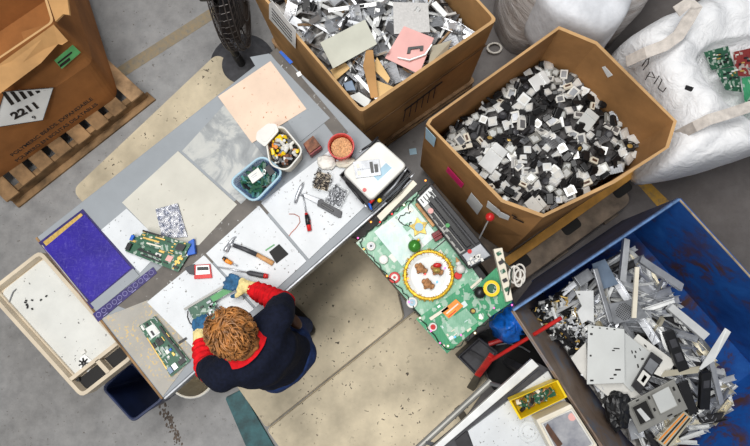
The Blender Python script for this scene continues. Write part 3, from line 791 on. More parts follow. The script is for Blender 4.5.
for k, (x, y, a, l, w, h, m, nm, lb) in enumerate([
    (493, 158, .9, .17, .1, .03, 'steel_w', 'bent_bracket', 'largest pale plated bracket lying among the small components'),
    (536, 204, .7, .1, .1, .014, 'white', 'white_cover', 'square white cover by the front corner of the eight-sided box'),
    (462, 146, .2, .13, .03, .03, 'offwhite', 'white_lever', 'bone-white lever piece near the blue label corner of the eight-sided box'),
    (540, 80, .6, .11, .09, .02, 'steel_w', 'metal_box', 'shiny metal can under the tall back corner of the eight-sided box'),
    (588, 120, .9, .12, .09, .02, 'ltgrey', 'grey_cover', 'pale grey slab in the middle of the small components')]):
    p = P(x, y, .7); p.z = zo(p.x, p.y)+.045
    b = MB(); R = Matrix.Rotation(a, 3, 'Z') @ Matrix.Rotation(.15, 3, 'X'); b.box(p, (l, w, h*.5), R); b.box(p+R@V((l*.35, 0, h*.4)), (l*.3, w*.9, h*.5), R)
    tag(b.build(nm, m, bevel=.002), lb, 'component')
# --- the tan box: brackets and strips
TI = inset([(p.x, p.y) for p in (Ff, Rt, Bk, Wt)], .935)
tc_ = sum((V((x, y, 0)) for x, y in TI), V())/len(TI)
ztb = lambda x, y: .72+.10*max(0, 1-((x-tc_.x)**2+(y-tc_.y)**2)/.3)
mound('bracket_heap', 'dense silvery mass of scrap under the brackets in the tan box', TI, lambda x, y: ztb(x, y)-.02, 'scraplight')
G = 'brackets heaped in the tan box'
def strip(l, w, h=.008, slots=3, lip=True):
    b = MB(); b.box((0, 0, 0), (l, w, .002)); b.box((0, w/2, h/2), (l, .002, h))
    if lip: b.box((l/2, 0, h*.8), (.002, w, h*1.6))
    return b
pr = []
pr.append((proto('slot_bracket', strip(.13, .02), 'steel_w', 'short silver slot bracket with a bent end in the tan box', 'bracket', G), 4))
pr.append((proto('metal_strip', strip(.22, .016, .01), 'steel', 'narrow shiny metal strip in the tan box', 'strip', G), 3))
pr.append((proto('steel_rail', strip(.3, .024, .014, 0, False), 'steel_w', 'long folded silver rail in the tan box', 'rail', G), 2))
b = MB(); b.box((0, 0, 0), (.12, .09, .003)); [b.box((-.045+.018*i, 0, .003), (.006, .07, .004)) for i in range(6)]
pr.append((proto('vented_plate', b, 'steel_d', 'small ribbed grey plate in the tan box', 'plate', G), 1.6))
b = MB(); b.box((0, 0, 0), (.09, .05, .02)); b.box((.05, .01, .01), (.04, .02, .01))
pr.append((proto('black_clip', b, 'black', 'black plastic clip in the tan box', 'clip', G, .003), 1.2))
b = MB(); b.box((0, 0, 0), (.14, .07, .003)); b.box((0, .035, .02), (.14, .003, .04)); b.box((.07, 0, .015), (.003, .07, .03))
pr.append((proto('folded_bracket', b, 'steel', 'broad folded metal bracket in the tan box', 'bracket', G), 1.6))
b = MB(); b.box((0, 0, 0), (.16, .014, .006))
pr.append((proto('brown_strip', b, 'wood_d', 'thin brownish strip in the tan box', 'strip', G), .6))
pts = scatter(inset(TI, .92), 280, .037, ztb, 9, 160)
spread(pr, pts, .3, .02, 4, (.7, 1.1), TI)
ZL = 0
def panel(name, label, cat, px, z, t, m, zs=None, extra=None, bevel=0, r=0):
    """a flat panel with corners at px; zs gives each corner its own height"""
    zs = [h+ZL for h in (zs or [z]*len(px))]; cs = [P(x, y, h) for (x, y), h in zip(px, zs)]
    b = MB(); b.plate(cs, t)
    if extra is None: return tag(b.build(name, m, bevel=bevel), label, cat)
    c = sum(cs, V())/len(cs); root = thing(name, label, cat, tuple(c)); b.build('panel', m, root, bevel=bevel)
    n = (cs[1]-cs[0]).cross(cs[2]-cs[0]).normalized()
    if n.z < 0: n = -n
    extra(root, cs, n); return root
def marks(items):
    """dark openings and raised bits at (u, v, du, dv) of a panel"""
    def f(root, cs, n):
        for nm, m, u, v, a, bb in items:
            b = MB(); q = [bil(cs, u, v), bil(cs, u+a, v), bil(cs, u+a, v+bb), bil(cs, u, v+bb)]
            b.plate([p+n*.0018 for p in q], .0016); b.build(nm, m, root)
    return f
panel('metal_sheet', 'large greenish-grey blank metal panel lying on the brackets in the tan box', 'panel', [(320, 42.5), (365, 19.5), (377, 44), (333, 68.5)], .9, .003, 'sage', [.9, .93, .92, .89])
panel('mesh_plate', 'grey mesh-faced panel lying at the back of the tan box', 'panel', [(393, 2), (428, 3), (430, 32), (394, 34)], .9, .006, 'plate_grey', [.92, .92, .9, .9])
def pinkx(root, cs, n):
    for q in ([(.42, .5), (.8, .3), (.82, .36), (.45, .56)], [(.42, .5), (.5, .46), (.55, .62), (.47, .66)], [(.72, .34), (.8, .3), (.85, .42), (.77, .46)]):
        b = MB(); b.plate([bil(cs, u, v)+n*.012 for u, v in q], .012); b.build('black_latch', 'black', root)
    b = MB(); b.tube([bil(cs, .3, .86)+n*.01, bil(cs, .62, .8)+n*.015, bil(cs, .95, .5)+n*.012, bil(cs, 1.02, .2)+n*.012], .006, 6); b.build('metal_rod', 'steel_w', root)
panel('pink_plate', 'pink panel with a black latch lying on the brackets in the tan box', 'panel', [(404, 26), (434, 38), (419, 74), (385, 58)], .9, .004, 'plate_pink', [.91, .9, .88, .9], pinkx)
panel('dark_bar', 'dark slate plastic bar between the blank panel and the pink panel', 'bar', [(388, 21), (401, 29), (399, 39), (385, 29)], .89, .02, 'darkgrey', None, None, .003)
panel('cardboard_piece', 'folded strip of brown cardboard standing in the front corner of the tan box', 'cardboard', [(366, 50), (373, 50), (378, 97), (371, 98), (363, 66)],   .87, .02, 'card_m', [.9, .9, .86, .86, .88])
panel('cardboard_piece', 'pale cardboard sheet under the brown folded strip in the tan box', 'cardboard', [(377, 57), (390, 78), (388, 83), (372, 68)], .84, .01, 'card_pale')
panel('cardboard_piece', 'pale cardboard sheet in the very front corner of the tan box', 'cardboard', [(376, 80), (396, 88), (384, 100), (372, 98)], .83, .01, 'card_pale')
panel('cardboard_piece', 'pale cardboard flap below the blank metal panel in the tan box', 'cardboard', [(330, 70), (344, 61), (350, 68), (336, 80)], .83, .01, 'card_pale')
panel('white_sheet', 'white flat piece wedged along the near side of the tan box', 'sheet', [(349, 96), (359, 92), (371, 100), (366, 108)], .82, .008, 'ltgrey')
panel('grey_channel', 'long grey channel leaning into the front corner of the tan box', 'channel', [(354, 76), (358, 75), (380, 99), (377, 101)], .88, .014, 'steel_w', [.88, .88, .85, .85])
panel('adapter', 'small slate-blue adapter near the pale flap in the tan box', 'adapter', [(343, 83), (352, 80), (356, 90), (346, 91)], .86, .03, 'bluegrey', None, None, .003)
panel('beige_cover', 'grey-beige cover by the inner side wall of the tan box', 'cover', [(432, 46), (452, 40), (446, 54), (428, 66)], .86, .008, 'warmsteel', [.86, .84, .82, .84])
panel('steel_bar', 'bright steel bar at the back of the tan box beside the mesh panel', 'bar', [(431, 4), (436, 1), (448, 14), (444, 17)], .87, .02, 'steel_w', [.86, .86, .84, .84])
# --- the hopper
zs0 = .40
def inner_at(h):
    t_ = (.9-h)/(.9-.12); return inset([(lerp(p, q, t_).x, lerp(p, q, t_).y) for p, q in ((W, Wb), (N, Nb), (E_, Eb), (S_, Sb))], .975)
HI = []
for x, y, h in ((532, 305, .55), (576, 275, .52), (634, 241, .42), (744, 398, .38), (650, 480, .42), (622, 450, .53), (582, 380, .55)):
    p = P(x, y, h); p = (p.x, p.y); q_ = P(640, 350, .5)
    for k in range(60):
        if inside(p, inner_at(h)): break
        p = (p[0]+(q_.x-p[0])*.02, p[1]+(q_.y-p[1])*.02)
    HI.append(p)
hc_ = P(648, 345, .5)
def zh(x, y):
    s_ = (x-W.x)*d1.x+(y-W.y)*d1.y
    return .55-.17*max(0, min(1, (s_-.2)/.75))+.07*max(0, 1-((x-hc_.x)**2+(y-hc_.y)**2)/.2)
mound('scrap_heap', 'dark jumble of small metal scrap under the panels in the blue hopper', inset(HI, .955), lambda x, y: zh(x, y)-.03, 'scraplight', None, 30, .03)
G = 'strips and channels in the blue hopper'
def chan(l, w, h):
    b = MB(); b.box((0, 0, 0), (l, w, .003)); b.box((0, w/2, h/2), (l, .003, h)); b.box((0, -w/2, h/2), (l, .003, h)); return b
def angle_(l, w):
    b = MB(); b.box((0, 0, 0), (l, w, .003)); b.box((0, w/2, w/2), (l, .003, w)); return b
pr = [(proto('metal_channel', chan(.36, .034, .02), 'steel', 'long shiny steel channel in the blue hopper', 'channel', G), 3),
      (proto('angle_strip', angle_(.26, .02), 'steel_w', 'thin bright angle strip in the blue hopper', 'strip', G), 6),
      (proto('flat_bar', chan(.22, .03, .006), 'steel_d', 'flat dull steel bar in the blue hopper', 'bar', G), 3),
      (proto('drive_bracket', chan(.15, .09, .025), 'steel', 'wide short folded bracket in the blue hopper', 'bracket', G), 1.6),
      (proto('dark_bracket', chan(.17, .05, .03), 'dark', 'dark plastic bracket in the blue hopper', 'bracket', G), 1.3),
      (proto('tan_rail', angle_(.2, .03), 'warmsteel', 'warm grey mounting rail in the blue hopper', 'rail', G), 1)]
pts = scatter(inset(HI, .96), 260, .043, zh, 21, 150)
rng = random.Random(31); used = set()
org = P(560, 300, .5)
core = inset(HI, .72)
def wall_dir(p):
    best = None
    for i in range(len(HI)):
        q, r_ = V((*HI[i], 0)), V((*HI[(i+1) % len(HI)], 0)); d_ = r_-q; t = max(0, min(1, (V((p.x, p.y, 0))-q).dot(d_)/d_.length_squared)); k_ = (V((p.x, p.y, 0))-q-d_*t).length
        if best is None or k_ < best[0]: best = (k_, math.atan2(d_.y, d_.x))
    return best
for p in pts:
    edge = not inside((p.x, p.y), core)
    o, _ = rng.choices(pr, [x[1]*(.25 if edge and x[0].name.startswith('metal_channel') else 1) for x in pr])[0]
    c = o if o.name not in used else copy_tree(o); used.add(o.name)
    d = p-org; a = math.atan2(d.y, d.x)+rng.gauss(0, .45)
    if d.length < .3: a = rng.uniform(0, 3)
    if edge: a = wall_dir(p)[1]+rng.gauss(0, .3)
    c.location = p+V((0, 0, rng.uniform(.0, .05))); c.rotation_euler = (rng.gauss(0, .3), rng.gauss(0, .12), a); k = rng.uniform(.75, 1.25)*(.85 if edge else 1); c.scale = (k, k, k); keep_in(c, HI)
G2 = 'clips and screws at the near corner of the blue hopper'
b = MB(); b.box((0, 0, 0), (.03, .012, .006)); b.box((.012, .01, .004), (.008, .02, .006))
pr = [(proto('metal_clip', b, 'steel_w', 'tiny bright metal clip in the corner of the hopper by the red bar', 'clip', G2), 2)]
b = MB(); b.box((0, 0, 0), (.03, .022, .012)); b.cyl((.01, 0, .006), (.03, 0, .006), .004, None, 6)
pr.append((proto('black_clip', b, 'black', 'tiny black clip in the corner of the hopper by the red bar', 'clip', G2), 2.4))
b = MB(); b.cyl((0, 0, 0), (.03, 0, .004), .004, None, 6); b.cyl((-.003, 0, 0), (0, 0, 0), .008, None, 8)
pr.append((proto('brass_screw', b, 'brass', 'tiny brassy screw in the corner of the hopper by the red bar', 'screw', G2), 1))
pts = scatter(poly2([(524, 312), (560, 292), (582, 318), (586, 346), (572, 352)], .57), 110, .02, lambda x, y: zh(x, y)+.03, 8, 100)
spread(pr, pts, .5, .01, 9, (.8, 1.5))
ZL = .05
S = [('slot', 'hole', *k) for k in ((.06, .13, .07, .035), (.06, .5, .05, .03), (.08, .92, .09, .03), (.7, .36, .16, .02), (.66, .4, .07, .02), (.74, .74, .15, .03), (.7, .83, .08, .03), (.6, .9, .1, .02), (.1, .02, .05, .02), (.3, .02, .05, .02), (.5, .02, .05, .02), (.7, .02, .05, .02))]
panel('case_cover_plate', 'large plain light grey case panel on top of the hopper heap', 'panel', [(588, 325), (624.5, 329), (625, 383), (587, 384.5)], .68, .012, 'ltgrey', [.66, .68, .66, .64], marks(S), .002)
S = [('slot', 'hole', *k) for k in ((.2, .3, .05, .06), (.28, .4, .05, .06), (.35, .3, .06, .05), (.5, .5, .1, .05), (.3, .6, .05, .08), (.6, .2, .04, .08))]
panel('drilled_plate', 'pale panel with drilled holes half under the plain light grey case panel', 'panel', [(624, 332), (644, 348), (663, 362), (632, 392), (612, 372)], .64, .005, 'ltgrey', [.64, .63, .62, .61, .62], marks(S))
panel('white_sheet', 'white panel with one notched corner beyond the drilled panel in the hopper', 'panel', [(638, 334), (676, 362), (664, 378), (650, 372), (630, 344)], .62, .005, 'white', [.61, .6, .6, .6, .61], marks([('slot', 'hole', .1, .2, .08, .06), ('slot', 'hole', .5, .6, .1, .05)]))
panel('white_sheet', 'lowest white panel showing below the plain light grey case panel', 'panel', [(586, 378), (628, 384), (644, 398), (610, 398)], .6, .004, 'white', [.6, .6, .58, .58])
panel('white_sheet', 'white panel sticking out at the sloping steel side of the hopper', 'panel', [(571, 358), (586, 342), (588, 382), (580, 372)], .58, .004, 'white')
def front(root, cs, n):
    for u, v, a, bb, m in ((.08, .16, .3, .62, 'hole'), (.5, .1, .36, .66, 'ltgrey')):
        b = MB(); b.plate([p+n*.002 for p in (bil(cs, u, v), bil(cs, u+a, v), bil(cs, u+a, v+bb), bil(cs, u, v+bb))], .0016); b.build('window_opening', m, root)
        fr = MB(); q = [bil(cs, u, v), bil(cs, u+a, v), bil(cs, u+a, v+bb), bil(cs, u, v+bb)]; fr.tube([p+n*.004 for p in q], .005, 4, True); fr.build('opening_rim', 'mid_grey', root)
    b = MB(); b.plate([p+n*.006 for p in (bil(cs, .14, .3), bil(cs, .22, .3), bil(cs, .3, .75), bil(cs, .2, .75))], .004); b.build('metal_tab', 'steel_w', root)
    for u, v, a, bb in ((.42, .1, .04, .1), (.42, .5, .04, .1), (.9, .2, .04, .12), (.9, .6, .04, .1), (.2, .04, .06, .04), (.6, .9, .1, .04)):
        b = MB(); b.plate([p+n*.0024 for p in (bil(cs, u, v), bil(cs, u+a, v), bil(cs, u+a, v+bb), bil(cs, u, v+bb))], .002); b.build('slot', 'hole', root)
panel('drive_bay_plate', 'grey case front with two rectangular openings lying low in the hopper', 'panel', [(625.5, 404.5), (674, 379), (688, 409), (639, 433.5)], .64, .01, 'mid_grey', [.62, .64, .62, .6], front, .002)
panel('dark_drive', 'black rectangular drive under the grey case front with two openings', 'drive', [(678, 384), (688, 380), (698, 412), (690, 416)], .6, .02, 'black', None, None, .002)
panel('slate_plate', 'slate-blue folded metal panel near the blue side wall of the hopper', 'panel', [(592, 264), (605, 259), (618.5, 284), (601, 290)], .6, .006, 'bluegrey', [.6, .6, .57, .57])
def grille(root, cs, n):
    c = bil(cs, .42, .5); u = (cs[1]-cs[0]).normalized(); w = n.cross(u)
    b = MB()
    for i in range(-7, 8):
        for j in range(-7, 8):
            if i*i+j*j < 50 and (i+j) % 2 == 0:
                p = c+u*i*.0075+w*j*.0075+n*.0006; b.cyl(p, p+n*.001, .0036, None, 6)
    b.build('grille', 'hole', root)
panel('fan_grille_plate', 'grey steel plate with a round perforated fan grille in the hopper', 'plate', [(609, 304), (635, 299), (648, 317.5), (614, 324)], .61, .012, 'steel_d', [.61, .61, .6, .6], grille)
panel('white_bracket', 'white folded bracket with ragged fingers near the tiny clips in the hopper', 'bracket', [(575, 291), (593.5, 290.5), (594, 323), (588, 320), (582, 324), (577, 312), (582, 306)], .6, .012, 'steel_w', None, marks([('slot', 'hole', .1, .1, .1, .04)]))
panel('upright_channel', 'bright upright steel channel leaning at the far end of the hopper', 'channel', [(620, 280), (624.5, 238), (630, 240), (626, 283)], .62, .04, 'steel', [.6, .66, .66, .6])
panel('upright_channel', 'narrow tan toothed rail standing up beside the round fan grille', 'rail', [(632, 318), (635.5, 267), (639.5, 267), (636.5, 318)], .68, .014, 'offwhite', [.66, .7, .7, .66])
panel('grey_bar', 'rounded grey bar beside the slate-blue panel in the hopper', 'bar', [(593, 269), (598, 268), (614, 322), (609, 324)], .62, .018, 'steel_d', [.64, .64, .6, .6], None, .006)
panel('long_channel', 'long pale channel reaching across the hopper toward the rusty side', 'channel', [(640, 262), (642, 256), (684, 284), (682, 291)], .6, .03, 'steel', [.6, .6, .56, .56])
panel('long_channel', 'long silver channel above the black drive bay in the hopper', 'channel', [(668, 309), (673, 304), (710, 334), (704, 340)], .64, .03, 'steel_w', [.66, .66, .62, .62])
panel('long_channel', 'pointed white channel crossing the strips in the hopper', 'channel', [(701, 370), (703, 366), (727, 329), (731, 332), (714, 361)], .66, .012, 'steel_w', [.64, .64, .7, .7, .66])
panel('long_channel', 'pale channel running down between two black drive bays', 'channel', [(708, 358), (713, 356), (724, 402), (720, 406)], .62, .02, 'steel', [.64, .64, .56, .56])
panel('long_channel', 'tan edged rail just beyond the white notched panel', 'rail', [(662, 377), (666, 371), (701, 366), (698, 373)], .63, .015, 'warmsteel')
panel('drive_bay', 'black drive bay beyond the white notched panel in the hopper', 'drive bay', [(664, 333), (674, 330), (690, 369), (679, 373)], .66, .03, 'black', [.66, .66, .63, .63], marks([('slot', 'darkgrey', .2, .2, .6, .2), ('slot', 'darkgrey', .2, .55, .6, .2)]), .003)
panel('drive_bay', 'second black drive bay low in the hopper toward the blue end wall', 'drive bay', [(702, 374), (712, 372), (710, 410), (700, 410)], .62, .03, 'black', [.64, .64, .56, .56], marks([('slot', 'darkgrey', .2, .2, .6, .2)]), .003)
panel('drive_cage', 'dark drive cage with a pink and white label across the drilled panel', 'drive', [(632, 386), (652, 352), (663, 360), (640, 394)], .66, .014, 'dark', None, marks([('window', 'steel_d', .55, .1, .3, .8), ('paper_label', 'white', .2, .1, .3, .8), ('pink_label', 'pink', .25, .4, .18, .3)]))
panel('rusty_rail_pack', 'bundle of orange-stained rails at the low end of the hopper', 'rail', [(656, 440), (684, 411), (693, 418), (668, 450)], .58, .03, 'warmsteel', None, marks([('groove', 'orange', .05, .1, .9, .1), ('groove', 'hole', .05, .3, .9, .12), ('groove', 'orange', .05, .5, .9, .1), ('groove', 'hole', .05, .72, .9, .12)]))
b = MB(); p = P(618, 410, .64)
b.ball((0, 0, 0), 1, 28)
for v in b.bm.verts:
    d = v.co.normalized(); s = 1+.3*noise.noise(d*2.2)+.16*noise.noise(d*5)
    v.co = p+V((d.x*.07*s, d.y*.11*s, d.z*.05*s))
tag(b.build('black_plastic_bag', 'black'), 'crumpled glossy black plastic beside the grey case front with openings', 'plastic')
panel('steel_case', 'bare steel box near the near blue wall of the hopper', 'case', [(574, 277), (588, 268), (595, 277), (581, 287)], .58, .05, 'steel_d', None, None, .003)
ZL = 0
# ---------------------------------------------------------------- white bulk bag of circuit boards
bagc = P(716, 95, .5)
root = thing('bulk_bag', 'big white woven bulk bag with grey loops, slumped open over circuit boards', 'bag', (bagc.x, bagc.y, 0))
ox = poly2([(612, 46), (652, 22), (700, 2), (790, -30), (850, 60), (830, 130), (764, 150), (700, 172), (640, 182), (664, 140), (640, 90)], .45)
cx = sum(p[0] for p in ox)/len(ox); cy = sum(p[1] for p in ox)/len(ox)
def rsm(poly, n):
    L = [math.hypot(poly[i][0]-poly[(i+1) % len(poly)][0], poly[i][1]-poly[(i+1) % len(poly)][1]) for i in range(len(poly))]; T = sum(L); out = []
    for k in range(n):
        d = T*k/n; i = 0
        while d > L[i]: d -= L[i]; i += 1
        t = d/L[i]; a, b_ = poly[i], poly[(i+1) % len(poly)]; out.append((a[0]+(b_[0]-a[0])*t, a[1]+(b_[1]-a[1])*t))
    return out
nn = 96; o1 = rsm(hull(ox, .25), nn)
mouth = rsm(hull(poly2([(692, 60), (712, 43), (752, 37), (800, 35), (800, 132), (754, 124), (730, 108), (704, 86)], .62), .1), nn)
# align starts
def near(a, p): return min(range(len(a)), key=lambda i: (a[i][0]-p[0])**2+(a[i][1]-p[1])**2)
k = near(mouth, o1[0]); mouth = mouth[k:]+mouth[:k]
if (o1[1][0]-o1[0][0])*(mouth[1][0]-mouth[0][0])+(o1[1][1]-o1[0][1])*(mouth[1][1]-mouth[0][1]) < 0: mouth = [mouth[0]]+mouth[:0:-1]
rings = []
for t, z, wob in ((0, .0, 0), (-.0, .25, .03), (.02, .5, .035), (.16, .66, .03), (.34, .70, .04), (.52, .73, .045), (.72, .70, .04), (.88, .66, .03), (.97, .655, .012), (1.0, .62, .0), (1.0, .5, 0)):
    rr = []
    for i in range(nn):
        x = o1[i][0]*(1-t)+mouth[i][0]*t; y = o1[i][1]*(1-t)+mouth[i][1]*t
        q = V((x*3.1, y*3.1, z*2)); s = noise.noise(q*2.0)*wob+noise.noise(q*5)*wob*.8
        fold = abs(noise.noise(V((x*7+y*3, y*2-x*3, 4))))*wob*1.6
        rr.append(V((x+s*.6, y+s*.6, z+s+fold)))
    rings.append(rr)
b = MB(); b.skin(rings, True, True); bo = b.build('woven_cover', 'bag', root, smooth=True, sub=1)
def strap(name, px, zs, w=.035):
    pts = [P(x, y, z) for (x, y), z in zip(px, zs)]
    b = MB(); L = []; Rr = []
    for i, p in enumerate(pts):
        d = pts[min(i+1, len(pts)-1)]-pts[max(i-1, 0)]; s = d.cross(V((0, 0, 1)))
        s.normalize(); L.append(p+s*w); Rr.append(p-s*w)
    rings = [[a, q, q+V((0, 0, .006)), a+V((0, 0, .006))] for a, q in zip(L, Rr)]
    b.skin(rings); return tag(b.build(name, 'strap', root, smooth=False), 'grey webbing loop')
strap('loop', [(626, 62), (645, 53), (664, 46), (678, 36), (688, 20), (696, 8), (690, 2), (676, 12)], [.64, .76, .80, .84, .9, .94, .95, .9])
strap('loop', [(676, 136), (694, 127), (708, 120), (728, 114), (752, 106)], [.6, .76, .82, .84, .82], .032)
b = MB(); c0 = P(684, 88, .83)
for q in ([(640, 70), (644, 64), (647, 62), (646, 68), (641, 74)], [(643, 84), (648, 76), (645, 80), (653, 82), (650, 76)], [(652, 88), (657, 80), (660, 84), (656, 92), (661, 96), (664, 92)]):
    b.tube([P(x+2, y-4, .80) for x, y in q], .0035, 5)
b.build('pen_marks', 'ink', root)
bz = .57
for i, (px, m, lb) in enumerate([([(704, 52), (728, 46), (734, 66), (712, 70)], 'pcb', 'dark green circuit board poking out of the white bag'),
        ([(733, 52), (760, 46), (764, 76), (737, 76)], 'pcbred', 'maroon circuit board in the mouth of the white bag'),
        ([(716, 70), (738, 66), (742, 92), (726, 90)], 'pcb', 'green circuit board below the torn white edge in the bag mouth'),
        ([(742, 78), (775, 72), (778, 112), (746, 112)], 'pcb2', 'brighter green circuit board at the edge of the bag mouth'),]):
    def chips(root_, cs, n):
        r = random.Random(i+50)
        for k in range(16):
            u, v = r.uniform(.05, .82), r.uniform(.08, .85); a, bb = r.choice([(.1, .05), (.06, .08), (.14, .06)])
            bq = MB(); bq.plate([p+n*.006 for p in (bil(cs, u, v), bil(cs, u+a, v), bil(cs, u+a, v+bb), bil(cs, u, v+bb))], .006); bq.build('chip', r.choice(['black', 'brass', 'steel_d', 'black', 'white']), root_)
    panel('circuit_board', lb, 'circuit board', px, bz+.02*i, .003, m, [bz+.02*i+.03, bz+.02*i, bz+.02*i-.01, bz+.02*i+.02], chips)
b = MB(); b.plate([P(686.5, 85, .84), P(694, 87.5, .84), P(692, 91, .84), P(685.5, 88.5, .84)], .012)
tag(b.build('black_chip', 'black'), 'small black chip lying on the white bulk bag', 'chip')
# ---------------------------------------------------------------- stretch-wrapped pallet load
wc = P(560, -20, .4)
root = thing('wrapped_load', 'pale stretch-wrapped load with a white cover sheet behind the eight-sided box', 'wrapped load', (wc.x, wc.y, 0))
wb = poly2([(500, 16), (516, 40), (590, 45), (618, 38), (640, 4), (660, -60), (600, -130), (500, -90)], .25)
w1 = rsm(hull(wb, .2), 80); rings = []
for t, z in ((1, .02), (1.01, .25), (1.0, .5), (.98, .7), (.93, .8), (.6, .84), (.2, .85)):
    rr = []
    for i, p in enumerate(w1):
        s = 1+.012*math.sin(i*1.3+z*9)+.02*noise.noise(V((p[0]*6, p[1]*6, z*5)))
        rr.append(V((wc.x+(p[0]-wc.x)*t*s, wc.y+(p[1]-wc.y)*t*s, z+.012*noise.noise(V((p[0]*9, p[1]*9, z))))))
    rings.append(rr)
b = MB(); b.skin(rings, True, True); b.build('wrap_film', 'wrap', root, smooth=True)
ws = rsm(hull(poly2([(540, -6), (552, 14), (582, 30), (604, 33), (626, 20), (634, -4), (650, -60), (560, -90)], .82), .07), 90); sc0 = V((sum(p[0] for p in ws)/90, sum(p[1] for p in ws)/90, 0)); rings = []
for t, z in ((1.07, .28), (1.05, .45), (1.03, .62), (1.01, .78), (.98, .86), (.7, .88), (.3, .885)):
    rings.append([V((sc0.x+(p[0]-sc0.x)*(t+.05*noise.noise(V((p[0]*6, p[1]*6, z*2)))), sc0.y+(p[1]-sc0.y)*(t+.03*noise.noise(V((p[0]*9, p[1]*9, 1)))), z+.035*noise.noise(V((p[0]*5, p[1]*5, z*3))))) for p in ws])
b = MB(); b.skin(rings, True, True); b.build('cover_sheet', 'wrapwhite', root, smooth=True, sub=1)
b = MB(); b.prism([(wc.x+(p[0]-wc.x)*.96, wc.y+(p[1]-wc.y)*.96) for p in w1], 0, .02); b.build('base_board', 'wood_d', root)
b = MB(); pts = []
for k in range(60):
    a = k*.5; pts.append(P(494+7*math.cos(a)+k*.02, 48+5*math.sin(a), .01+.004*(k % 7)))
b.tube(pts, .006, 6); tag(b.build('coiled_strap', 'wirew'), 'loose coil of white strapping on the floor between the cardboard boxes', 'strap')
# ---------------------------------------------------------------- things on the main bench
T = TZ+.0075
def chipset(seed, n, mats=('black', 'dark', 'steel_d', 'brass', 'white'), big=1.0, hmax=.012):
    def f(root, cs, n_):
        r = random.Random(seed)
        cells = [(i, j) for i in range(6) for j in range(4)]; r.shuffle(cells)
        for k in range(n):
            i, j = cells[k % len(cells)]
            u = (i+r.uniform(.08, .3))/6; v = (j+r.uniform(.08, .3))/4
            a, bb = r.choice([(.12, .05), (.05, .14), (.09, .13), (.13, .16), (.05, .05)])
            a *= big; bb *= big; h = r.uniform(.004, hmax)
            b = MB(); b.plate([p+n_*h for p in (bil(cs, u, v), bil(cs, min(.98, u+a), v), bil(cs, min(.98, u+a), min(.98, v+bb)), bil(cs, u, min(.98, v+bb)))], h)
            b.build(r.choice(['chip', 'capacitor', 'connector']), r.choice(mats), root)
    return f
def bits(items):
    """named raised pieces (name, material, u, v, du, dv, height) on a board"""
    def f(root, cs, n_):
        for nm, m, u, v, a, bb, h in items:
            b = MB(); b.plate([p+n_*h for p in (bil(cs, u, v), bil(cs, u+a, v), bil(cs, u+a, v+bb), bil(cs, u, v+bb))], h); b.build(nm, m, root)
    return f
def both(*fs):
    def f(*a):
        for g_ in fs: g_(*a)
    return f
# blue film panel
bp = thing('blue_film_board', 'scratched deep blue panel with a gold contact strip at the bench corner', 'panel', tuple(P(87, 255, T)))
qz = TZ+.006; Q = [P(38.5, 242.5, qz), P(82.5, 209, qz), P(135, 269, qz), P(92, 309, qz)]
b = MB(); b.plate(Q, .005); b.build('backing', 'indigo', bp)
b = MB(); b.plate([p+V((0, 0, .0015)) for p in (bil(Q, .07, .03), bil(Q, .93, .03), bil(Q, .93, .09), bil(Q, .07, .09))], .0012); b.build('contact_strip', 'brass', bp)
b = MB(); b.plate([P(x, y, qz+.004) for x, y in ((44, 248), (84.5, 214), (131, 268), (91, 302))], .0035); b.build('blue_film', 'bluefilm', bp)
b = MB(); b.plate([P(x, y, qz+.0012) for x, y in ((90.5, 303.5), (133, 268.5), (139.5, 276), (97, 311))], .001); b.build('grey_margin', 'bench', bp)
b = MB(); b.plate([p+V((0, 0, .0014)) for p in (bil(Q, .012, .05), bil(Q, .03, .05), bil(Q, .03, .9), bil(Q, .012, .9))], .001); b.build('edge_line', 'tan_speck', bp)
rp = thing('patterned_strip', 'narrow purple strip printed with rings across the bench beside the blue panel', 'strip', tuple(P(124, 291, T)))
b = MB(); rq = [P(92.5, 314, T), P(153, 267, T), P(157, 273, T), P(98, 322, T)]; b.plate(rq, .003); b.build('strip_film', 'indigo', rp)
b = MB()
for k in range(11):
    c = bil(rq, .06+.088*k, .45); b.tube([c+V((.013*math.cos(a*PI/8), .013*math.sin(a*PI/8), .001)) for a in range(16)], .0016, 4, True)
for k in range(4):
    p = [bil(rq, u, v)+V((0, 0, .001)) for u, v in ((.1+.24*k, .86), (.17+.24*k, .86), (.17+.24*k, .93), (.1+.24*k, .93))]; b.plate(p, .0006)
b.build('ring_print', 'lilac', rp)
# boards
panel('circuit_board', 'green circuit board with a pink chip lying beside the silver bag', 'circuit board', [(133, 234), (190, 253), (178, 272), (125, 251)], T+.02, .003, 'pcb', None,
      both(bits([('slot_connector', 'black', .2, .62, .42, .09, .012), ('slot_connector', 'black', .3, .82, .36, .07, .012), ('pink_chip', 'plate_pink', .7, .42, .1, .28, .005), ('gold_edge', 'brass', .88, .1, .03, .85, .004), ('chip', 'white', .5, .5, .1, .22, .004), ('blue_port', 'blue', .01, .05, .05, .3, .02), ('blue_port', 'black', .01, .5, .07, .4, .02)]), chipset(3, 22, big=.7)))
panel('circuit_board', 'narrow upper board with brassy connectors stacked on the green board', 'circuit board', [(144, 230), (191, 244), (184, 256), (136, 243)], T+.045, .003, 'pcb', None,
      both(bits([('black_rail', 'black', .0, .0, .42, .12, .014), ('brass_connector', 'brass', .08, .45, .34, .12, .01), ('brass_connector', 'brass', .3, .2, .2, .1, .01), ('black_block', 'black', .78, .2, .16, .5, .016), ('brass_connector', 'offwhite', .2, .75, .3, .1, .008)]), chipset(4, 18, ('brass', 'black', 'steel_d', 'offwhite'), .7)))
b = MB(); q = [P(x, y, T) for x, y in ((190, 242), (195.5, 239), (197, 254), (189, 256))]
b.plate([p+V((0, 0, .03)) for p in q], .03); vg = b.build('video_connector', 'blue', bevel=.003)
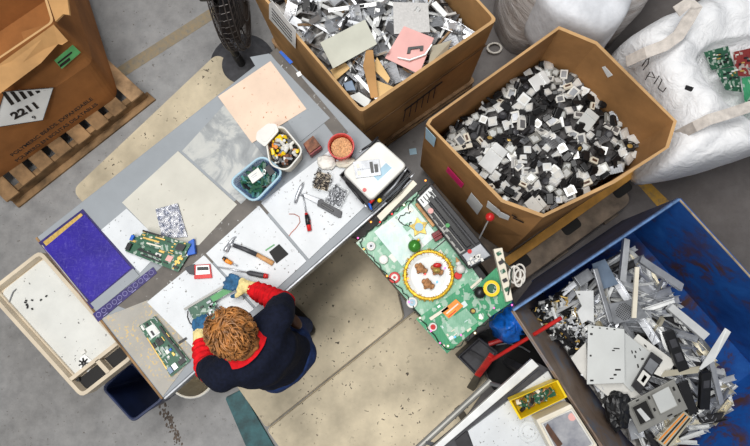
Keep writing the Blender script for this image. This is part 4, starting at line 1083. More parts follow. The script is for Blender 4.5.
tag(vg, 'blue monitor plug with bright prongs at the end of the stacked circuit boards', 'plug')
for k in range(2):
    b = MB(); p = P(187.5+3*k, 248+2*k, T+.02); b.tube([p, P(184+3*k, 254+2*k, T+.02)], .006, 6); b.build('prong', 'steel_w', vg)
b = MB(); fq = [P(x, y, T) for x, y in ((156, 209.5), (178, 203.5), (188, 237), (163, 238.5))]
n_ = 14; rings = []
for i in range(n_+1):
    row = []
    for j in range(n_+1):
        p = bil(fq, i/n_, j/n_); h = .006+.014*abs(noise.noise(p*24))+.006*noise.noise(p*60); row.append(p+V((0, 0, max(.001, h))))
    rings.append(row)
b.skin(rings, False, False, False); b.skin([[p+V((0, 0, 0)) for p in fq], [p+V((0, 0, .001)) for p in fq]])
tag(b.build('antistatic_bag', 'foil'), 'crinkled silver antistatic bag on the greige board', 'bag')
panel('circuit_card', 'long green circuit card with a square silver chip on the speckled board', 'circuit card', [(155, 316), (190, 361), (171, 377), (139, 326)], T+.012, .003, 'pcb', None,
      both(bits([('silver_plate', 'ltgrey', .1, .28, .2, .5, .006), ('processor', 'black', .36, .42, .12, .3, .006), ('memory_slot', 'black', .28, .06, .3, .12, .012), ('memory_slot', 'black', .6, .04, .3, .12, .012), ('gold_edge', 'brass', .24, .94, .62, .05, .004), ('chip', 'white', .6, .45, .07, .16, .006), ('blue_jumper', 'blue', .62, .3, .04, .1, .01), ('port', 'steel_w', .86, .5, .1, .2, .014), ('port', 'black', .88, .1, .08, .3, .016), ('port', 'bluegrey', .86, .75, .1, .18, .014)]), chipset(8, 24, big=.7)))
hb = panel('circuit_board', 'half-bare green circuit board with a metal bracket held in the gloved hands', 'circuit board', [(188, 309), (230, 284.5), (234, 291), (213, 302), (218, 316), (198, 329)], .925, .003, 'pcb', None)
def child(o_parent, name, px, z, t, m):
    b = MB(); b.plate([P(x, y, z) for x, y in px], t); return b.build(name, m, o_parent)
child(hb, 'bare_area', [(210, 297), (230, 285.5), (233, 290.5), (213.5, 302)], .927, .002, 'greenbare')
child(hb, 'metal_bracket', [(183.5, 308.5), (228, 282.5), (229, 284.3), (184.6, 310.5)], .935, .012, 'mid_grey')
rr_ = random.Random(5)
for k in range(16):
    u, v = rr_.uniform(0, 1), rr_.uniform(0, 1); x = 192+u*18+v*7; y = 308-u*9+v*14
    w_, h_ = rr_.choice([(2, 2), (3, 1.5), (1.5, 3), (4, 2)])
    child(hb, rr_.choice(['chip', 'capacitor']), [(x, y), (x+w_, y-w_*.55), (x+w_+h_*.5, y-w_*.55+h_), (x+h_*.5, y+h_)], .925+.01, .009, rr_.choice(['black', 'steel_d', 'white', 'dark', 'pcb2']))
b = MB(); b.tube([P(x, y, .925) for x, y in ((188, 311), (187.5, 317), (190, 323), (195, 327))], .004, 6); b.build('cable', 'black', hb)
rl = thing('relay_module', 'small red-edged circuit module with a grey grip near the yellow-gloved hand', 'component', tuple(P(203, 271, T)))
for nm, px, h, m in (('red_frame', [(194, 265), (210, 264), (212, 278), (194, 279)], .012, 'red'), ('clear_cover', [(196, 265.5), (209, 265), (210, 274), (195.5, 275)], .018, 'steel_w'), ('chip_row', [(197, 267), (208, 266.5), (208.5, 270), (197, 270.5)], .022, 'dark'), ('grey_grip', [(184, 268), (194, 264), (194.5, 275), (189, 274)], .016, 'darkgrey')):
    b = MB(); b.plate([P(x, y, T+h) for x, y in px], h); b.build(nm, m, rl, bevel=.002)
# hand tools
def stick(name, label, cat, parts, group=None):
    """a tool along a line: parts = (name, material, [(x, y, z, r)...])"""
    c = P(parts[0][2][0][0], parts[0][2][0][1], T); root = thing(name, label, cat, tuple(c), group)
    for nm, m, pts in parts:
        b = MB(); b.tube([P(x, y, T+z) for x, y, z, r in pts], [r for *_, r in pts], 10); b.build(nm, m, root, smooth=True)
    return root
hm = stick('claw_hammer', 'claw hammer with a black and bare wood handle on the white board', 'hammer', [('handle', 'toolgrip', [(256, 254, .014, .012), (262, 257.5, .014, .013), (273, 263.5, .014, .015)]), ('handle_sleeve', 'darkgrey', [(233, 245, .014, .011), (244, 249, .014, .013), (257, 254.8, .014, .0135)])])
b = MB(); b.tube([P(225, 251.5, T+.016), P(226.5, 248.5, T+.016), P(229, 245, T+.016)], [.014, .014, .011], 10); b.tube([P(229, 245, T+.016), P(231, 241.5, T+.017), P(233.5, 238, T+.014), P(236, 236.5, T+.008)], [.012, .01, .007, .003], 8); b.tube([P(230, 244, T+.016), P(233.5, 245.5, T+.016)], [.011, .011], 8)
b.build('hammer_head', 'steel', hm, smooth=True)
stick('screwdriver', 'small stubby screwdriver with an orange and black handle below the hammer', 'screwdriver', [('handle', 'orange', [(224, 258.5, .012, .011), (227, 261, .012, .013), (232, 263.5, .012, .01)]), ('handle_cap', 'black', [(223, 257.5, .012, .009), (226, 260, .012, .0135)]), ('shaft', 'steel', [(232, 263.5, .012, .004), (237.5, 266, .012, .003)])])
stick('screwdriver', 'long grey screwdriver with a red handle end above the gloved hand', 'screwdriver', [('handle', 'darkgrey', [(247, 272.5, .013, .008), (250, 273, .013, .014), (262, 275.5, .013, .015), (267, 276, .013, .012)]), ('handle_cap', 'red', [(264, 275.8, .013, .0155), (268, 276.2, .013, .012)]), ('shaft', 'steel', [(247, 272.5, .013, .004), (232, 269.5, .013, .004), (217, 267, .013, .003)])])
stick('screwdriver', 'screwdriver with a red and black handle pointing away from the folding knife', 'screwdriver', [('handle', 'red', [(306, 213, .013, .009), (308, 221, .013, .014), (309.5, 231, .013, .012)]), ('handle_grip', 'black', [(306.6, 215, .0135, .012), (307.7, 220, .0135, .0146), (308.4, 225, .0135, .0142)]), ('shaft', 'steel', [(306, 213, .013, .004), (304, 202, .013, .004), (303, 196, .013, .003)])])
stick('pin_hammer', 'small silver hammer head lying at the tip of the red-handled screwdriver', 'hammer', [('head', 'steel', [(295, 203, .012, .008), (297, 196, .012, .01), (301, 187, .012, .011), (303, 183, .012, .006)]), ('neck', 'steel_d', [(298, 193, .012, .006), (303.5, 196, .012, .006)])])
kn = thing('utility_knife', 'grey utility knife lying diagonally below the screw trays', 'knife', tuple(P(322, 206, T)))
for nm, px, h, m in (('handle', [(318, 200), (321, 198.5), (342, 211.5), (341, 217.5), (338, 217.5), (317, 205.5)], .016, 'darkgrey'), ('blade_sleeve', [(303, 193), (305, 193.5), (321, 199), (319, 205), (304, 197)], .012, 'steel_d'), ('slider', [(322, 203), (334, 210), (333, 212), (321, 205)], .02, 'black')):
    b = MB(); b.plate([P(x, y, T+h) for x, y in px], h*.9); b.build(nm, m, kn, bevel=.002)
b = MB(); b.tube([P(x, y, T+.003) for x, y in ((289, 214), (294, 214), (299, 216.5), (300, 222), (296, 228), (291, 233), (289, 236))], .0022, 6)
tag(b.build('red_wire', 'wirer'), 'thin curled reddish wire on the white board left of the red screwdriver', 'wire')
b = MB(); b.plate([P(x, y, T+.004) for x, y in ((269, 252), (279, 244), (288.5, 254), (276.5, 263.5))], .0035); tag(b.build('black_tile', 'hole'), 'flat square black chip lying by the hammer handle', 'chip')
b = MB(); b.plate([P(x, y, T+.002) for x, y in ((265, 250), (274, 244), (275, 245), (266, 251))], .0015); tag(b.build('green_strip', 'greenbare'), 'thin green sliver beside the flat square black chip', 'sliver')
b = MB(); b.plate([P(x, y, T+.002) for x, y in ((178, 342), (186, 337), (187.5, 339), (179.5, 344))], .0015); tag(b.build('black_strip', 'black'), 'small black sliver on the board near the gloved left hand', 'sliver')
# open tubs
def tubthing(name, label, px, h, m, rimm, r=.03, taper=.9, rim_r=.005, z=T):
    top = hull(poly2(px, z+h), r, 5); c = sum((V((p[0], p[1], 0)) for p in top), V())/len(top)
    root = thing(name, label, 'tub', (c.x, c.y, z)); bt = inset(top, taper)
    b = MB(); b.skin([r3(bt, z), r3(top, z+h), r3(inset(top, .95), z+h), r3(inset(bt, .94), z+.004)], True, True); b.build('tub_body', m, root)
    b = MB(); b.tube(r3(top, z+h), rim_r, 6, True); b.build('rim', rimm, root)
    return root, inset(bt, .88), c
wt, wi, wc_ = tubthing('parts_tub', 'white plastic tub of mixed coloured small parts with its lid half off', [(265, 133.5), (282, 125), (303.5, 151), (287, 171), (270, 165)], .12, 'offwhite', 'white', .04)
b = MB(); lid = [(256, 140), (257, 132), (268, 123.5), (276, 124), (279, 131), (265, 147)]
b.prism(hull(poly2(lid, T+.13), .012, 4), T+.122, T+.134); b.prism(hull(inset(poly2(lid, T+.13), .72), .02, 4), T+.134, T+.137); tag(b.build('lid', 'white', wt), 'white lid')
pr = []; G = 'parts in the white tub'
for nm, m, k, lb in (('battery', 'yellow', 2, 'tiny yellow part in the white tub'), ('battery', 'white', 3, 'tiny white part in the white tub'), ('battery', 'black', 3, 'tiny black part in the white tub'), ('battery', 'orange', 1, 'tiny orange part in the white tub'), ('battery', 'steel_d', 1.5, 'tiny metal part in the white tub'), ('battery', 'bluegrey', 1, 'tiny slate-blue part in the white tub'), ('battery', 'stained', 2, 'tiny dark brown part in the white tub')):
    b = MB(); b.cyl((-.013, 0, 0), (.013, 0, 0), .008, None, 8); b.cyl((.013, 0, 0), (.016, 0, 0), .004, None, 6); pr.append((proto('small_part', b, m, lb, 'part', G), k))
mound('parts_heap', 'mass of small parts filling the white tub', wi, lambda x, y: T+.065, 'scrapdark', None, 10, .006)
spread(pr, scatter(inset(wi, .95), 60, .013, lambda x, y: T+.078, 3, 200), .5, .008, 5, (.9, 1.5))
bt_, bi, bc_ = tubthing('parts_tub', 'clear tub with a blue rim holding green card pieces and a white label', [(229, 182), (262, 155), (284, 172), (254, 203)], .1, 'bluetub', 'paperblue', .05, .9, .007)
mound('card_heap', 'mass of teal card pieces filling the blue-rimmed tub', bi, lambda x, y: T+.035, 'tealcard', None, 10, .008)
pr = []; G = 'card pieces in the blue-rimmed tub'
for m, k, lb in (('pcb', 3, 'small dark green board piece in the blue-rimmed tub'), ('tealcard', 2, 'small teal card piece in the blue-rimmed tub'), ('black', 1.5, 'small black piece in the blue-rimmed tub'), ('steel_w', 1, 'small metal piece in the blue-rimmed tub')):
    b = MB(); b.box((0, 0, 0), (.05, .014, .004)); b.box((.01, 0, .004), (.02, .01, .004)); pr.append((proto('card_piece', b, m, lb, 'card piece', G), k))
spread(pr, scatter(inset(bi, .9), 34, .02, lambda x, y: T+.05, 6, 200), .35, .008, 12, (.8, 1.3))
panel('white_packet', 'white printed packet lying in the blue-rimmed tub', 'packet', [(247.5, 175.5), (258, 167.5), (263.5, 175.5), (252.5, 183.5)], T+.085, .014, 'white', None, bits([('label_print', 'steel_d', .2, .3, .5, .08, .0006), ('label_print', 'steel_d', .2, .5, .4, .08, .0006)]))
panel('black_case', 'small dark case wedged at the corner of the blue-rimmed tub', 'case', [(264, 168), (269, 164.5), (275, 172), (270, 176)], T+.075, .03, 'dark')
wb_ = thing('wire_brush', 'small dark stained block with a red side beside the white tub', 'block', tuple(P(313, 147, T)))
q = [(303, 144), (313, 135.5), (322, 147), (310, 156)]; b = MB(); b.plate([P(x, y, T+.05) for x, y in q], .05); b.build('block', 'maroon', wb_, bevel=.003)
b = MB(); b.plate([P(x, y, T+.062) for x, y in ((303.5, 143.5), (313, 135.5), (320.5, 145), (309.5, 153))], .012); b.build('stained_top', 'stained', wb_)
# red tin
rc = P(341, 146, T+.1); rt = thing('red_tin', 'round red tin of tan granules on the bench', 'tin', (rc.x, rc.y, T))
b = MB(); b.lathe([(.062, T), (.071, T+.1), (.066, T+.1), (.058, T+.012)], (rc.x, rc.y, 0), 32); b.build('tin_wall', 'red', rt, smooth=False)
b = MB(); b.tube([(rc.x+.071*math.cos(k*PI/16), rc.y+.071*math.sin(k*PI/16), T+.1) for k in range(32)], .004, 6, True); b.build('rim', 'red', rt)
co = [(rc.x+.0595*math.cos(k*PI/12), rc.y+.0595*math.sin(k*PI/12)) for k in range(24)]
mound('granules', 'tan granules and clear bits filling the red tin', co, lambda x, y: T+.06+.012*noise.noise(V((x*40, y*40, 0))), 'granule', None, 20, .008)
# black tool tray and the white lid on it
ty = thing('tool_tray', 'black tray of hand tools under the white plastic lid', 'tray', tuple(P(378, 175, T)))
tp = [(339, 175), (378, 139), (412, 172), (371, 212)]
q = poly2(tp, T+.05); b = MB(); b.skin([r3(inset(q, .97), T), r3(q, T+.05), r3(inset(q, .95), T+.05), r3(inset(q, .93), T+.008)], True, True); b.build('tray_body', 'dark', ty, bevel=.002)
b = MB(); b.plate([P(x, y, T+.008) for x, y in ((377, 216), (413, 180), (417, 184), (381, 221))], .03); b.build('tray_ledge', 'offwhite', ty)
ld = thing('equipment_cover', 'off-white plastic equipment lid with a red dot lying on the tool tray', 'lid', tuple(P(375, 170, T+.06)))
lp = [(342, 172), (378.5, 139.5), (407.5, 165), (371, 201)]
o = hull(poly2(lp, T+.1), .03, 5); b = MB(); b.skin([r3(o, T+.055), r3(inset(o, 1.0), T+.09), r3(inset(o, .96), T+.1)], True, True); b.build('shell', 'white', ld, bevel=.004)
b = MB(); b.prism(hull(poly2([(356, 178), (380, 158), (396, 170), (371, 191)], T+.1), .01, 3), T+.1, T+.1015); b.build('recessed_panel', 'paper', ld)
b = MB(); b.prism(poly2([(373, 176), (386, 163), (392, 168), (378, 181)], T+.1), T+.1015, T+.1025); b.build('pale_window', 'paperblue', ld)
c = P(364.5, 190, T+.1); b = MB(); b.cyl(c, c+V((0, 0, .004)), .011, None, 16); tag(b.build('red_button', 'red', ld), 'round red button')
panel('chip_tray', 'small silver tray with dark cells lying on the off-white lid', 'tray', [(353, 162), (379, 159), (381, 175), (356, 178)], T+.112, .008, 'steel_d', None, bits([('dark_cell', 'black', .62, .12, .12, .7, .002), ('dark_cell', 'black', .78, .3, .14, .5, .002), ('divider', 'steel_d', .3, .1, .02, .8, .003), ('divider', 'steel_d', .1, .48, .5, .04, .003), ('round_cell', 'offwhite', .1, .15, .12, .25, .002), ('round_cell', 'offwhite', .1, .6, .12, .25, .002)]))
stick('pen', 'blue and red marker sticking out of the tool tray corner', 'pen', [('barrel', 'blue', [(369, 203, .05, .008), (372, 211, .04, .008)]), ('cap', 'red', [(370, 203, .05, .0085), (374, 199, .055, .008)])])
stick('pen', 'yellow-topped driver standing in the tool tray near the blue and red marker', 'screwdriver', [('handle', 'yellow', [(379, 201, .05, .012), (380, 200, .07, .011)])])
for k, (a, lb) in enumerate((((386, 202, 410, 178), 'black pliers along the tool tray edge toward the deco cart'), ((384, 196, 404, 172), 'grey file lying in the tool tray beside the lid'), ((346, 182, 364, 204), 'dark cutter handle in the tool tray on the side toward the screw trays'), ((378, 137, 362, 150), 'dark pliers handle behind the off-white lid'))):
    stick('pliers' if k != 1 else 'file', lb, 'tool', [('handle', ('black', 'steel_d', 'dark', 'dark')[k], [(a[0], a[1], .055, .007), ((a[0]+a[2])/2+1, (a[1]+a[3])/2+1, .058, .008), (a[2], a[3], .055, .006)]), ('jaw', 'steel', [(a[2], a[3], .055, .006), (a[2]+(a[2]-a[0])*.2, a[3]+(a[3]-a[1])*.2, .055, .003)])])
# screw trays
for k, (px, lb, m, cat) in enumerate((([(311, 188), (316, 168.5), (332.5, 173), (328, 192)], 'clear square tray of dark screws by the red tin', 'wiremesh', 'dark screws'), ([(324, 201.5), (333, 183), (349, 190.5), (339, 209)], 'clear tray of bright screws beside the utility knife', 'steel_d', 'bright screws'))):
    root, bi, c = tubthing('screw_tray', lb, px, .03, 'glassplastic', 'glassplastic', .008, .97, .002)
    root['category'] = 'tray'
    b = MB(); b.prism(bi, T+.003, T+.006); b.build('tray_floor', 'trayshell' if k == 0 else 'steel_d', root)
    b = MB(); b.cyl((-.016, 0, 0), (.012, 0, 0), .0028, None, 6); b.cyl((.012, 0, 0), (.016, 0, 0), .006, None, 8)
    pr = [(proto('screw', b, m, 'small screw in the clear tray of '+cat, 'screw', cat+' in a clear tray'), 1)]
    spread(pr, scatter(inset(bi, .96), 34, .012, lambda x, y: T+.012, 15+k, 300), .3, .01, 20+k)
def crumple(name, label, cat, c, r, sx, sy, sz, m, seed):
    b = MB(); b.ball((0, 0, 0), 1, 28)
    for v in b.bm.verts:
        d = v.co.normalized(); s = 1+.35*noise.noise(d*2.2+V((seed, 0, 0)))+.22*noise.noise(d*5+V((0, seed, 0)))
        v.co = V((c.x+d.x*r*sx*s, c.y+d.y*r*sy*s, max(c.z, c.z+r*sz+d.z*r*sz*s)))
    return tag(b.build(name, m, smooth=True), label, cat)
crumple('plastic_wrap', 'crumpled clear plastic scrap between the screw trays and the red tin', 'wrap', P(327, 163, T), .05, 1.1, .8, .3, 'wirew', 2)
crumple('paper_scrap', 'crumpled cream scrap between the red tin and the tool tray', 'scrap paper', P(347, 164, T), .04, 1.5, .7, .35, 'offwhite', 7)
b = MB(); b.plate([P(x, y, TZ+.012) for x, y in ((279, 52), (281, 50.5), (293, 62), (290, 64))], .006); tag(b.build('blue_marker', 'blue'), 'flat blue tag on the dirty board at the end of the bench', 'tag')
b = MB(); b.plate([P(x, y, TZ+.012) for x, y in ((296, 73), (300, 71), (302, 75), (298, 77))], .003); tag(b.build('paper_scrap', 'paper'), 'tiny torn white paper near the flat blue tag', 'scrap paper')
# in the tan tray
pz_ = zr-.048
panel('paper_tag', 'small white card with a black splat of rubber in the tan cart tray', 'card', [(80, 358), (84.5, 354.5), (95, 363), (88, 372), (80, 369)], pz_+.003, .002, 'paper')
b = MB(); c = P(84, 363, pz_+.004); b.ball((c.x, c.y, c.z+.006), .014, 8, (1, 1, .5))
for k in range(7):
    a = k*.9; b.tube([(c.x, c.y, c.z+.006), (c.x+.03*math.cos(a), c.y+.03*math.sin(a), c.z+.004)], .004, 5)
tag(b.build('rubber_grommet', 'black'), 'black spider-shaped rubber bit on the white card in the cart tray', 'rubber bit')
b = MB(); c = P(84, 352, pz_); b.box((c.x, c.y, c.z+.006), (.025, .02, .012), .6); tag(b.build('white_clip', 'white'), 'tiny white clip above the white card in the cart tray', 'clip')
b = MB(); c = P(78, 379, pz_); b.box((c.x, c.y, c.z+.008), (.03, .025, .016), .3); tag(b.build('black_clip', 'black'), 'tiny black clip in the near corner of the cart tray', 'clip')
b = MB(); b.tube([P(x, y, pz_+.005) for x, y in ((9, 302), (11, 297), (13, 292), (16, 289))], .004, 6); tag(b.build('grey_tube', 'steel_d'), 'short grey tube at the far corner of the cart tray', 'tube')
rg = random.Random(4)
for k in range(9):
    p = P(rg.choice([28, 30, 42])+rg.uniform(-3, 6), rg.uniform(296, 312), pz_); b = MB(); b.box((p.x, p.y, p.z+.003), (.012, .008, .006), rg.uniform(0, 3))
    tag(b.build('black_crumb', 'black'), 'black crumb of plastic on the cart tray floor', 'crumb', 'black crumbs on the cart tray floor')
# white bucket under the bench
c = P(191, 373, .45); bk = thing('white_bucket', 'white plastic bucket on the floor under the bench edge beside the person', 'bucket', (c.x, c.y, 0))
b = MB(); b.lathe([(.12, 0), (.15, .45), (.142, .45), (.114, .01)], (c.x, c.y, 0), 32); b.build('bucket_wall', 'offwhite', bk)
b = MB(); b.tube([(c.x+.15*math.cos(k*PI/16), c.y+.15*math.sin(k*PI/16), .44) for k in range(32)], .008, 6, True); b.build('rim', 'white', bk)
# ---------------------------------------------------------------- decorated cart
CZ = .82
cp = [(359, 246), (424, 190), (508, 302), (446, 350)]
q = inset(poly2(cp, CZ), .96); c = sum((V((p[0], p[1], 0)) for p in q), V())/4
ct = thing('black_cart', 'black cabinet cart topped with green circuit boards and festive lights', 'cart', (c.x, c.y, 0))
b = MB(); b.prism(inset(q, .97), .08, CZ-.03); b.build('cabinet', 'black', ct, bevel=.01)
b = MB(); b.prism(q, CZ-.03, CZ); b.build('cart_top', 'black', ct, bevel=.004)
for u, v in ((.12, .12), (.88, .12), (.88, .88), (.12, .88)):
    p = bil([V((*x, 0)) for x in q], u, v); b = MB(); b.cyl((p.x-.015, p.y, .04), (p.x+.015, p.y, .04), .04, None, 14); b.build('caster', 'dark', ct)
K = CZ+.004
def deco(label, px, z, m, seed, n, mats=('pcb3', 'pcb4', 'steel_w', 'offwhite', 'pcb2')):
    return panel('circuit_board', label, 'circuit board', px, z, .003, m, None, chipset(seed, n, mats, 1.0, .006))
deco('large pale green circuit board at the bench end of the black cart', [(356, 243), (417, 192), (449, 236), (394, 283)], K, 'pcb3', 31, 8, ('white', 'pcb4', 'pcb2', 'white'))
deco('frosted white circuit sheet with faint tracks beside the star ornament', [(374, 232), (411, 203), (437, 235), (402, 266)], K+.008, 'pcb4', 36, 10, ('white', 'pcb4', 'pcb3', 'white'))
deco('pale green circuit board under the round white plate on the black cart', [(393, 283.5), (450, 237), (482, 282), (431, 327)], K, 'pcb3', 32, 14)
deco('green circuit board carrying the little speaker on the black cart', [(482, 281), (498, 266), (512, 302), (490, 317), (470, 296)], K+.001, 'pcb2', 33, 0)
deco('bright green circuit board at the front corner of the black cart', [(416, 319), (468, 283), (489, 318), (447, 353.5)], K+.006, 'pcb2', 34, 12)
deco('narrow green circuit board overlapping below the orange picture', [(440, 326), (466, 308), (478, 322), (450, 342)], K+.012, 'pcb3', 35, 8)
panel('tan_strip', 'narrow tan strip beside the orange picture on the black cart', 'strip', [(429, 318), (447, 306), (449, 308.5), (431, 320.5)], K+.014, .003, 'offwhite')
panel('tan_strip', 'second tan strip lying above the little speaker', 'strip', [(470, 287), (481, 277.5), (482.5, 279.5), (471.5, 289)], K+.014, .003, 'offwhite')
panel('picture_card', 'orange picture card lying on the green circuit boards', 'picture', [(441, 311.5), (456, 299), (463.5, 306), (449, 318.5)], K+.014, .003, 'orange', None, bits([('pale_streak', 'offwhite', .1, .42, .8, .14, .0006), ('red_streak', 'red', .05, .8, .5, .1, .0006)]))
dv_ = thing('printer_mechanism', 'long dark printer-like mechanism with black keys on the black cart', 'mechanism', tuple(P(453, 226, K)))
DQ = [(415.5, 199), (431.5, 183), (493, 256), (470, 269)]; zz = K+.062
dq = [P(x, y, zz) for x, y in DQ]
b = MB(); b.plate(dq, .06); b.build('housing', 'dark', dv_, bevel=.006)
for nm, m, u0, u1, v0, v1, h in (('white_end', 'ltgrey', .05, .85, .02, .14, .004), ('pale_deck', 'mid_grey', .04, .3, .14, .8, .006), ('key_row', 'black', .1, .24, .2, .44, .012), ('key_row', 'black', .12, .26, .52, .78, .012), ('long_roller', 'black', .42, .62, .1, .78, .018), ('silver_rail', 'darkgrey', .34, .38, .1, .8, .012), ('silver_rail', 'darkgrey', .68, .74, .06, .84, .012), ('slide_cover', 'dark', .78, .96, .06, .8, .01), ('end_block', 'steel_d', .08, .92, .82, .98, .014)):
    b = MB(); qq = [bil(dq, u, v) for u, v in ((u0, v0), (u1, v0), (u1, v1), (u0, v1))]; b.plate([p+V((0, 0, h)) for p in qq], h); b.build(nm, m, dv_, bevel=.002)
for k in range(12):
    c = bil(dq, .11+(k % 2)*.075, .21+.0475*k+(0 if k < 5 else .02)); b = MB(); b.box((c.x, c.y, zz+.015), (.012, .012, .008), .7); b.build('key', 'dark', dv_)
for k in range(4):
    b = MB(); qq = [bil(dq, u, v) for u, v in ((.15+.16*k, .04), (.19+.16*k, .04), (.19+.16*k, .1), (.15+.16*k, .1))]; b.plate([p+V((0, 0, .008)) for p in qq], .004); b.build('dark_key', 'dark', dv_)
for x, y, m, r in ((430.5, 211, 'plate_pink', .016), (469.5, 251.5, 'red', .012), (447.5, 225.5, 'greenbare', .012)):
    c = P(x, y, zz+.012); b = MB(); b.cyl(c, c+V((0, 0, .008)), r, None, 14); b.build('round_cap', m, dv_)
for k in range(10):
    c = P(472+rg.uniform(-4, 10), 259+rg.uniform(-4, 5), zz+.02); b = MB(); b.box(c, (.02, .014, .014), rg.uniform(0, 3)); b.build('white_peg', 'white', dv_, bevel=.002)
panel('tan_speaker', 'small tan block leaning on the printer-like mechanism', 'block', [(415, 204), (420, 201), (438, 222), (433, 227)], K+.03, .03, 'toolgrip', None, None, .003)
def star(c, r, z, h):
    pts = [(c.x+math.cos(PI*k/6+.3)*r*(1 if k % 2 == 0 else .6), c.y+math.sin(PI*k/6+.3)*r*(1 if k % 2 == 0 else .6)) for k in range(12)]
    pts = [(c.x+math.cos(PI*k/5+.5)*r*(1 if k % 2 == 0 else .56), c.y+math.sin(PI*k/5+.5)*r*(1 if k % 2 == 0 else .56)) for k in range(10)]
    return pts
st = thing('star_ornament', 'gold five-pointed star ornament with a blue-white centre', 'ornament', tuple(P(419, 227, K)))
b = MB(); b.prism(star(P(419, 227, K+.02), .062, 0, 0), K, K+.022, .9); b.build('star_body', 'goldstar', st)
c = P(419, 227, K+.024); b = MB(); b.cyl(c, c+V((0, 0, .004)), .024, None, 12); b.build('centre', 'paperblue', st)
b = MB(); c = P(437, 236, K+.02); b.box(c, (.05, .05, .04), .5); b.box(c+V((0, 0, .024)), (.055, .012, .01), .5)
tag(b.build('maroon_parcel', 'maroon', bevel=.003), 'small maroon foil parcel ornament beside the printer-like mechanism', 'ornament')
gb = thing('bauble', 'shiny green bauble beside the round white plate', 'ornament', tuple(P(414.5, 246, K)))
c = P(414.5, 246, K+.037); b = MB(); b.ball(c, .037, 24); b.build('ball', 'greenball', gb, smooth=True); b = MB(); b.cyl(c+V((.02, .03, .0)), c+V((.026, .039, 0)), .008); b.build('cap', 'gold', gb)
pc = P(428.5, 275, K+.01); gp = thing('round_plate', 'round white plate edged with gold tinsel on the green boards', 'plate', (pc.x, pc.y, K+.004))
b = MB(); b.lathe([(.1, K+.004), (.128, K+.01), (.128, K+.016), (.1, K+.012)], (pc.x, pc.y, 0), 40); b.build('plate', 'ltgrey', gp)
b = MB(); rg2 = random.Random(9)
for k in range(420):
    a = rg2.uniform(0, 2*PI); cc = V((pc.x+.133*math.cos(a), pc.y+.133*math.sin(a), K+.018)); d = V((rg2.gauss(0, 1), rg2.gauss(0, 1), rg2.gauss(0, .8))).normalized()*.02
    b.tube([cc, cc+d], [.0022, .001], 4)
b.tube([(pc.x+.133*math.cos(k*PI/20), pc.y+.133*math.sin(k*PI/20), K+.018) for k in range(40)], .009, 6, True)
b.build('tinsel', 'gold', gp)
for k, (x, y, lb) in enumerate(((420.5, 268.5, 'brown fuzzy figure at the green bauble side of the white plate'), (427.5, 284, 'brown fuzzy figure at the front of the white plate'), (436.5, 270, 'brown fuzzy figure with a red cap on the white plate'))):
    c = P(x, y, K+.025); f_ = thing('fuzzy_figure', lb, 'figurine', (c.x, c.y, K+.015)); b = MB()
    b.ball(c, .026, 14, (1, 1, .9)); b.ball(c+V((.022, -.012, .004)), .017, 12); b.ball(c+V((-.018, .014, -.004)), .016, 10); b.ball(c+V((.034, -.006, .012)), .006, 8); b.ball(c+V((.018, -.026, .012)), .006, 8); b.ball(c+V((.0, .024, -.008)), .01, 8); b.ball(c+V((-.012, -.02, -.008)), .01, 8)
    b.build('body', 'brownfuzz', f_, smooth=True)
    if k == 2:
        b = MB(); b.ball(c+V((.004, .026, .02)), .02, 12, (1.3, .7, .6)); b.build('red_cap', 'red', f_, smooth=True)
        b = MB(); b.ball(c+V((0, -.004, .022)), .02, 10, (1.1, .8, .6)); b.build('scarf', 'goldstar', f_, smooth=True)
def disc(name, label, cat, x, y, r, h, m, inner=None, dot=None):
    c = P(x, y, K+h); rt_ = thing(name, label, cat, (c.x, c.y, K+.003)); b = MB(); b.lathe([(r, K+.003), (r, K+h*.8), (r*.9, K+h)], (c.x, c.y, 0), 24); b.build('disc', m, rt_)
    if inner: b = MB(); b.lathe([(r*.62, K+h), (r*.6, K+h+.004)], (c.x, c.y, 0), 20); b.build('inner_ring', inner, rt_)
    if dot: b = MB(); b.lathe([(r*.25, K+h+.004), (r*.22, K+h+.008)], (c.x, c.y, 0), 14); b.build('centre', dot, rt_)
disc('red_rosette', 'round red rosette with a white eye beside the round white plate', 'ornament', 394.5, 277.5, .032, .014, 'red', 'white', 'red')
disc('tealight', 'white tealight with a dark middle at the bench side corner of the cart', 'tealight', 371, 246, .026, .018, 'white', 'steel_d', 'dark')
disc('tealight', 'plain white tealight between the corner tealight and the red rosette', 'tealight', 383.5, 259.5, .026, .018, 'white', 'ltgrey', 'white')
disc('tealight', 'white tealight with a grey star below the round white plate', 'tealight', 412, 302.5, .031, .016, 'white', 'paperblue', 'steel_d')
disc('red_rosette', 'red button with a white rim on the bright green front board', 'ornament', 433, 327, .024, .022, 'white', 'red', 'red')
disc('bronze_knob', 'small bronze knob on the board beside the orange picture', 'knob', 473, 311, .016, .02, 'brown', 'goldstar')
sp = thing('speaker', 'little black speaker with a yellow ring on the green board', 'speaker', tuple(P(486, 291, K)))
c = P(480, 292.5, K+.03); b = MB(); b.ball(c, .034, 16, (1, 1, .85)); b.build('magnet', 'black', sp, smooth=True)
c = P(491.5, 288.5, K+.055); b = MB(); b.lathe([(.03, K+.003), (.04, K+.05), (.046, K+.056), (.03, K+.06)], (c.x, c.y, 0), 24); b.build('ring', 'offwhite', sp); b = MB(); b.lathe([(.046, K+.057), (.044, K+.062), (.028, K+.062)], (c.x, c.y, 0), 24, False); b.build('yellow_edge', 'yellow', sp); b = MB(); b.lathe([(.026, K+.061), (.02, K+.066)], (c.x, c.y, 0), 16); b.build('cone', 'pcb', sp)
sn = thing('snowman_figure', 'small white figure with a red base beside the round white plate', 'figurine', tuple(P(460, 269, K)))
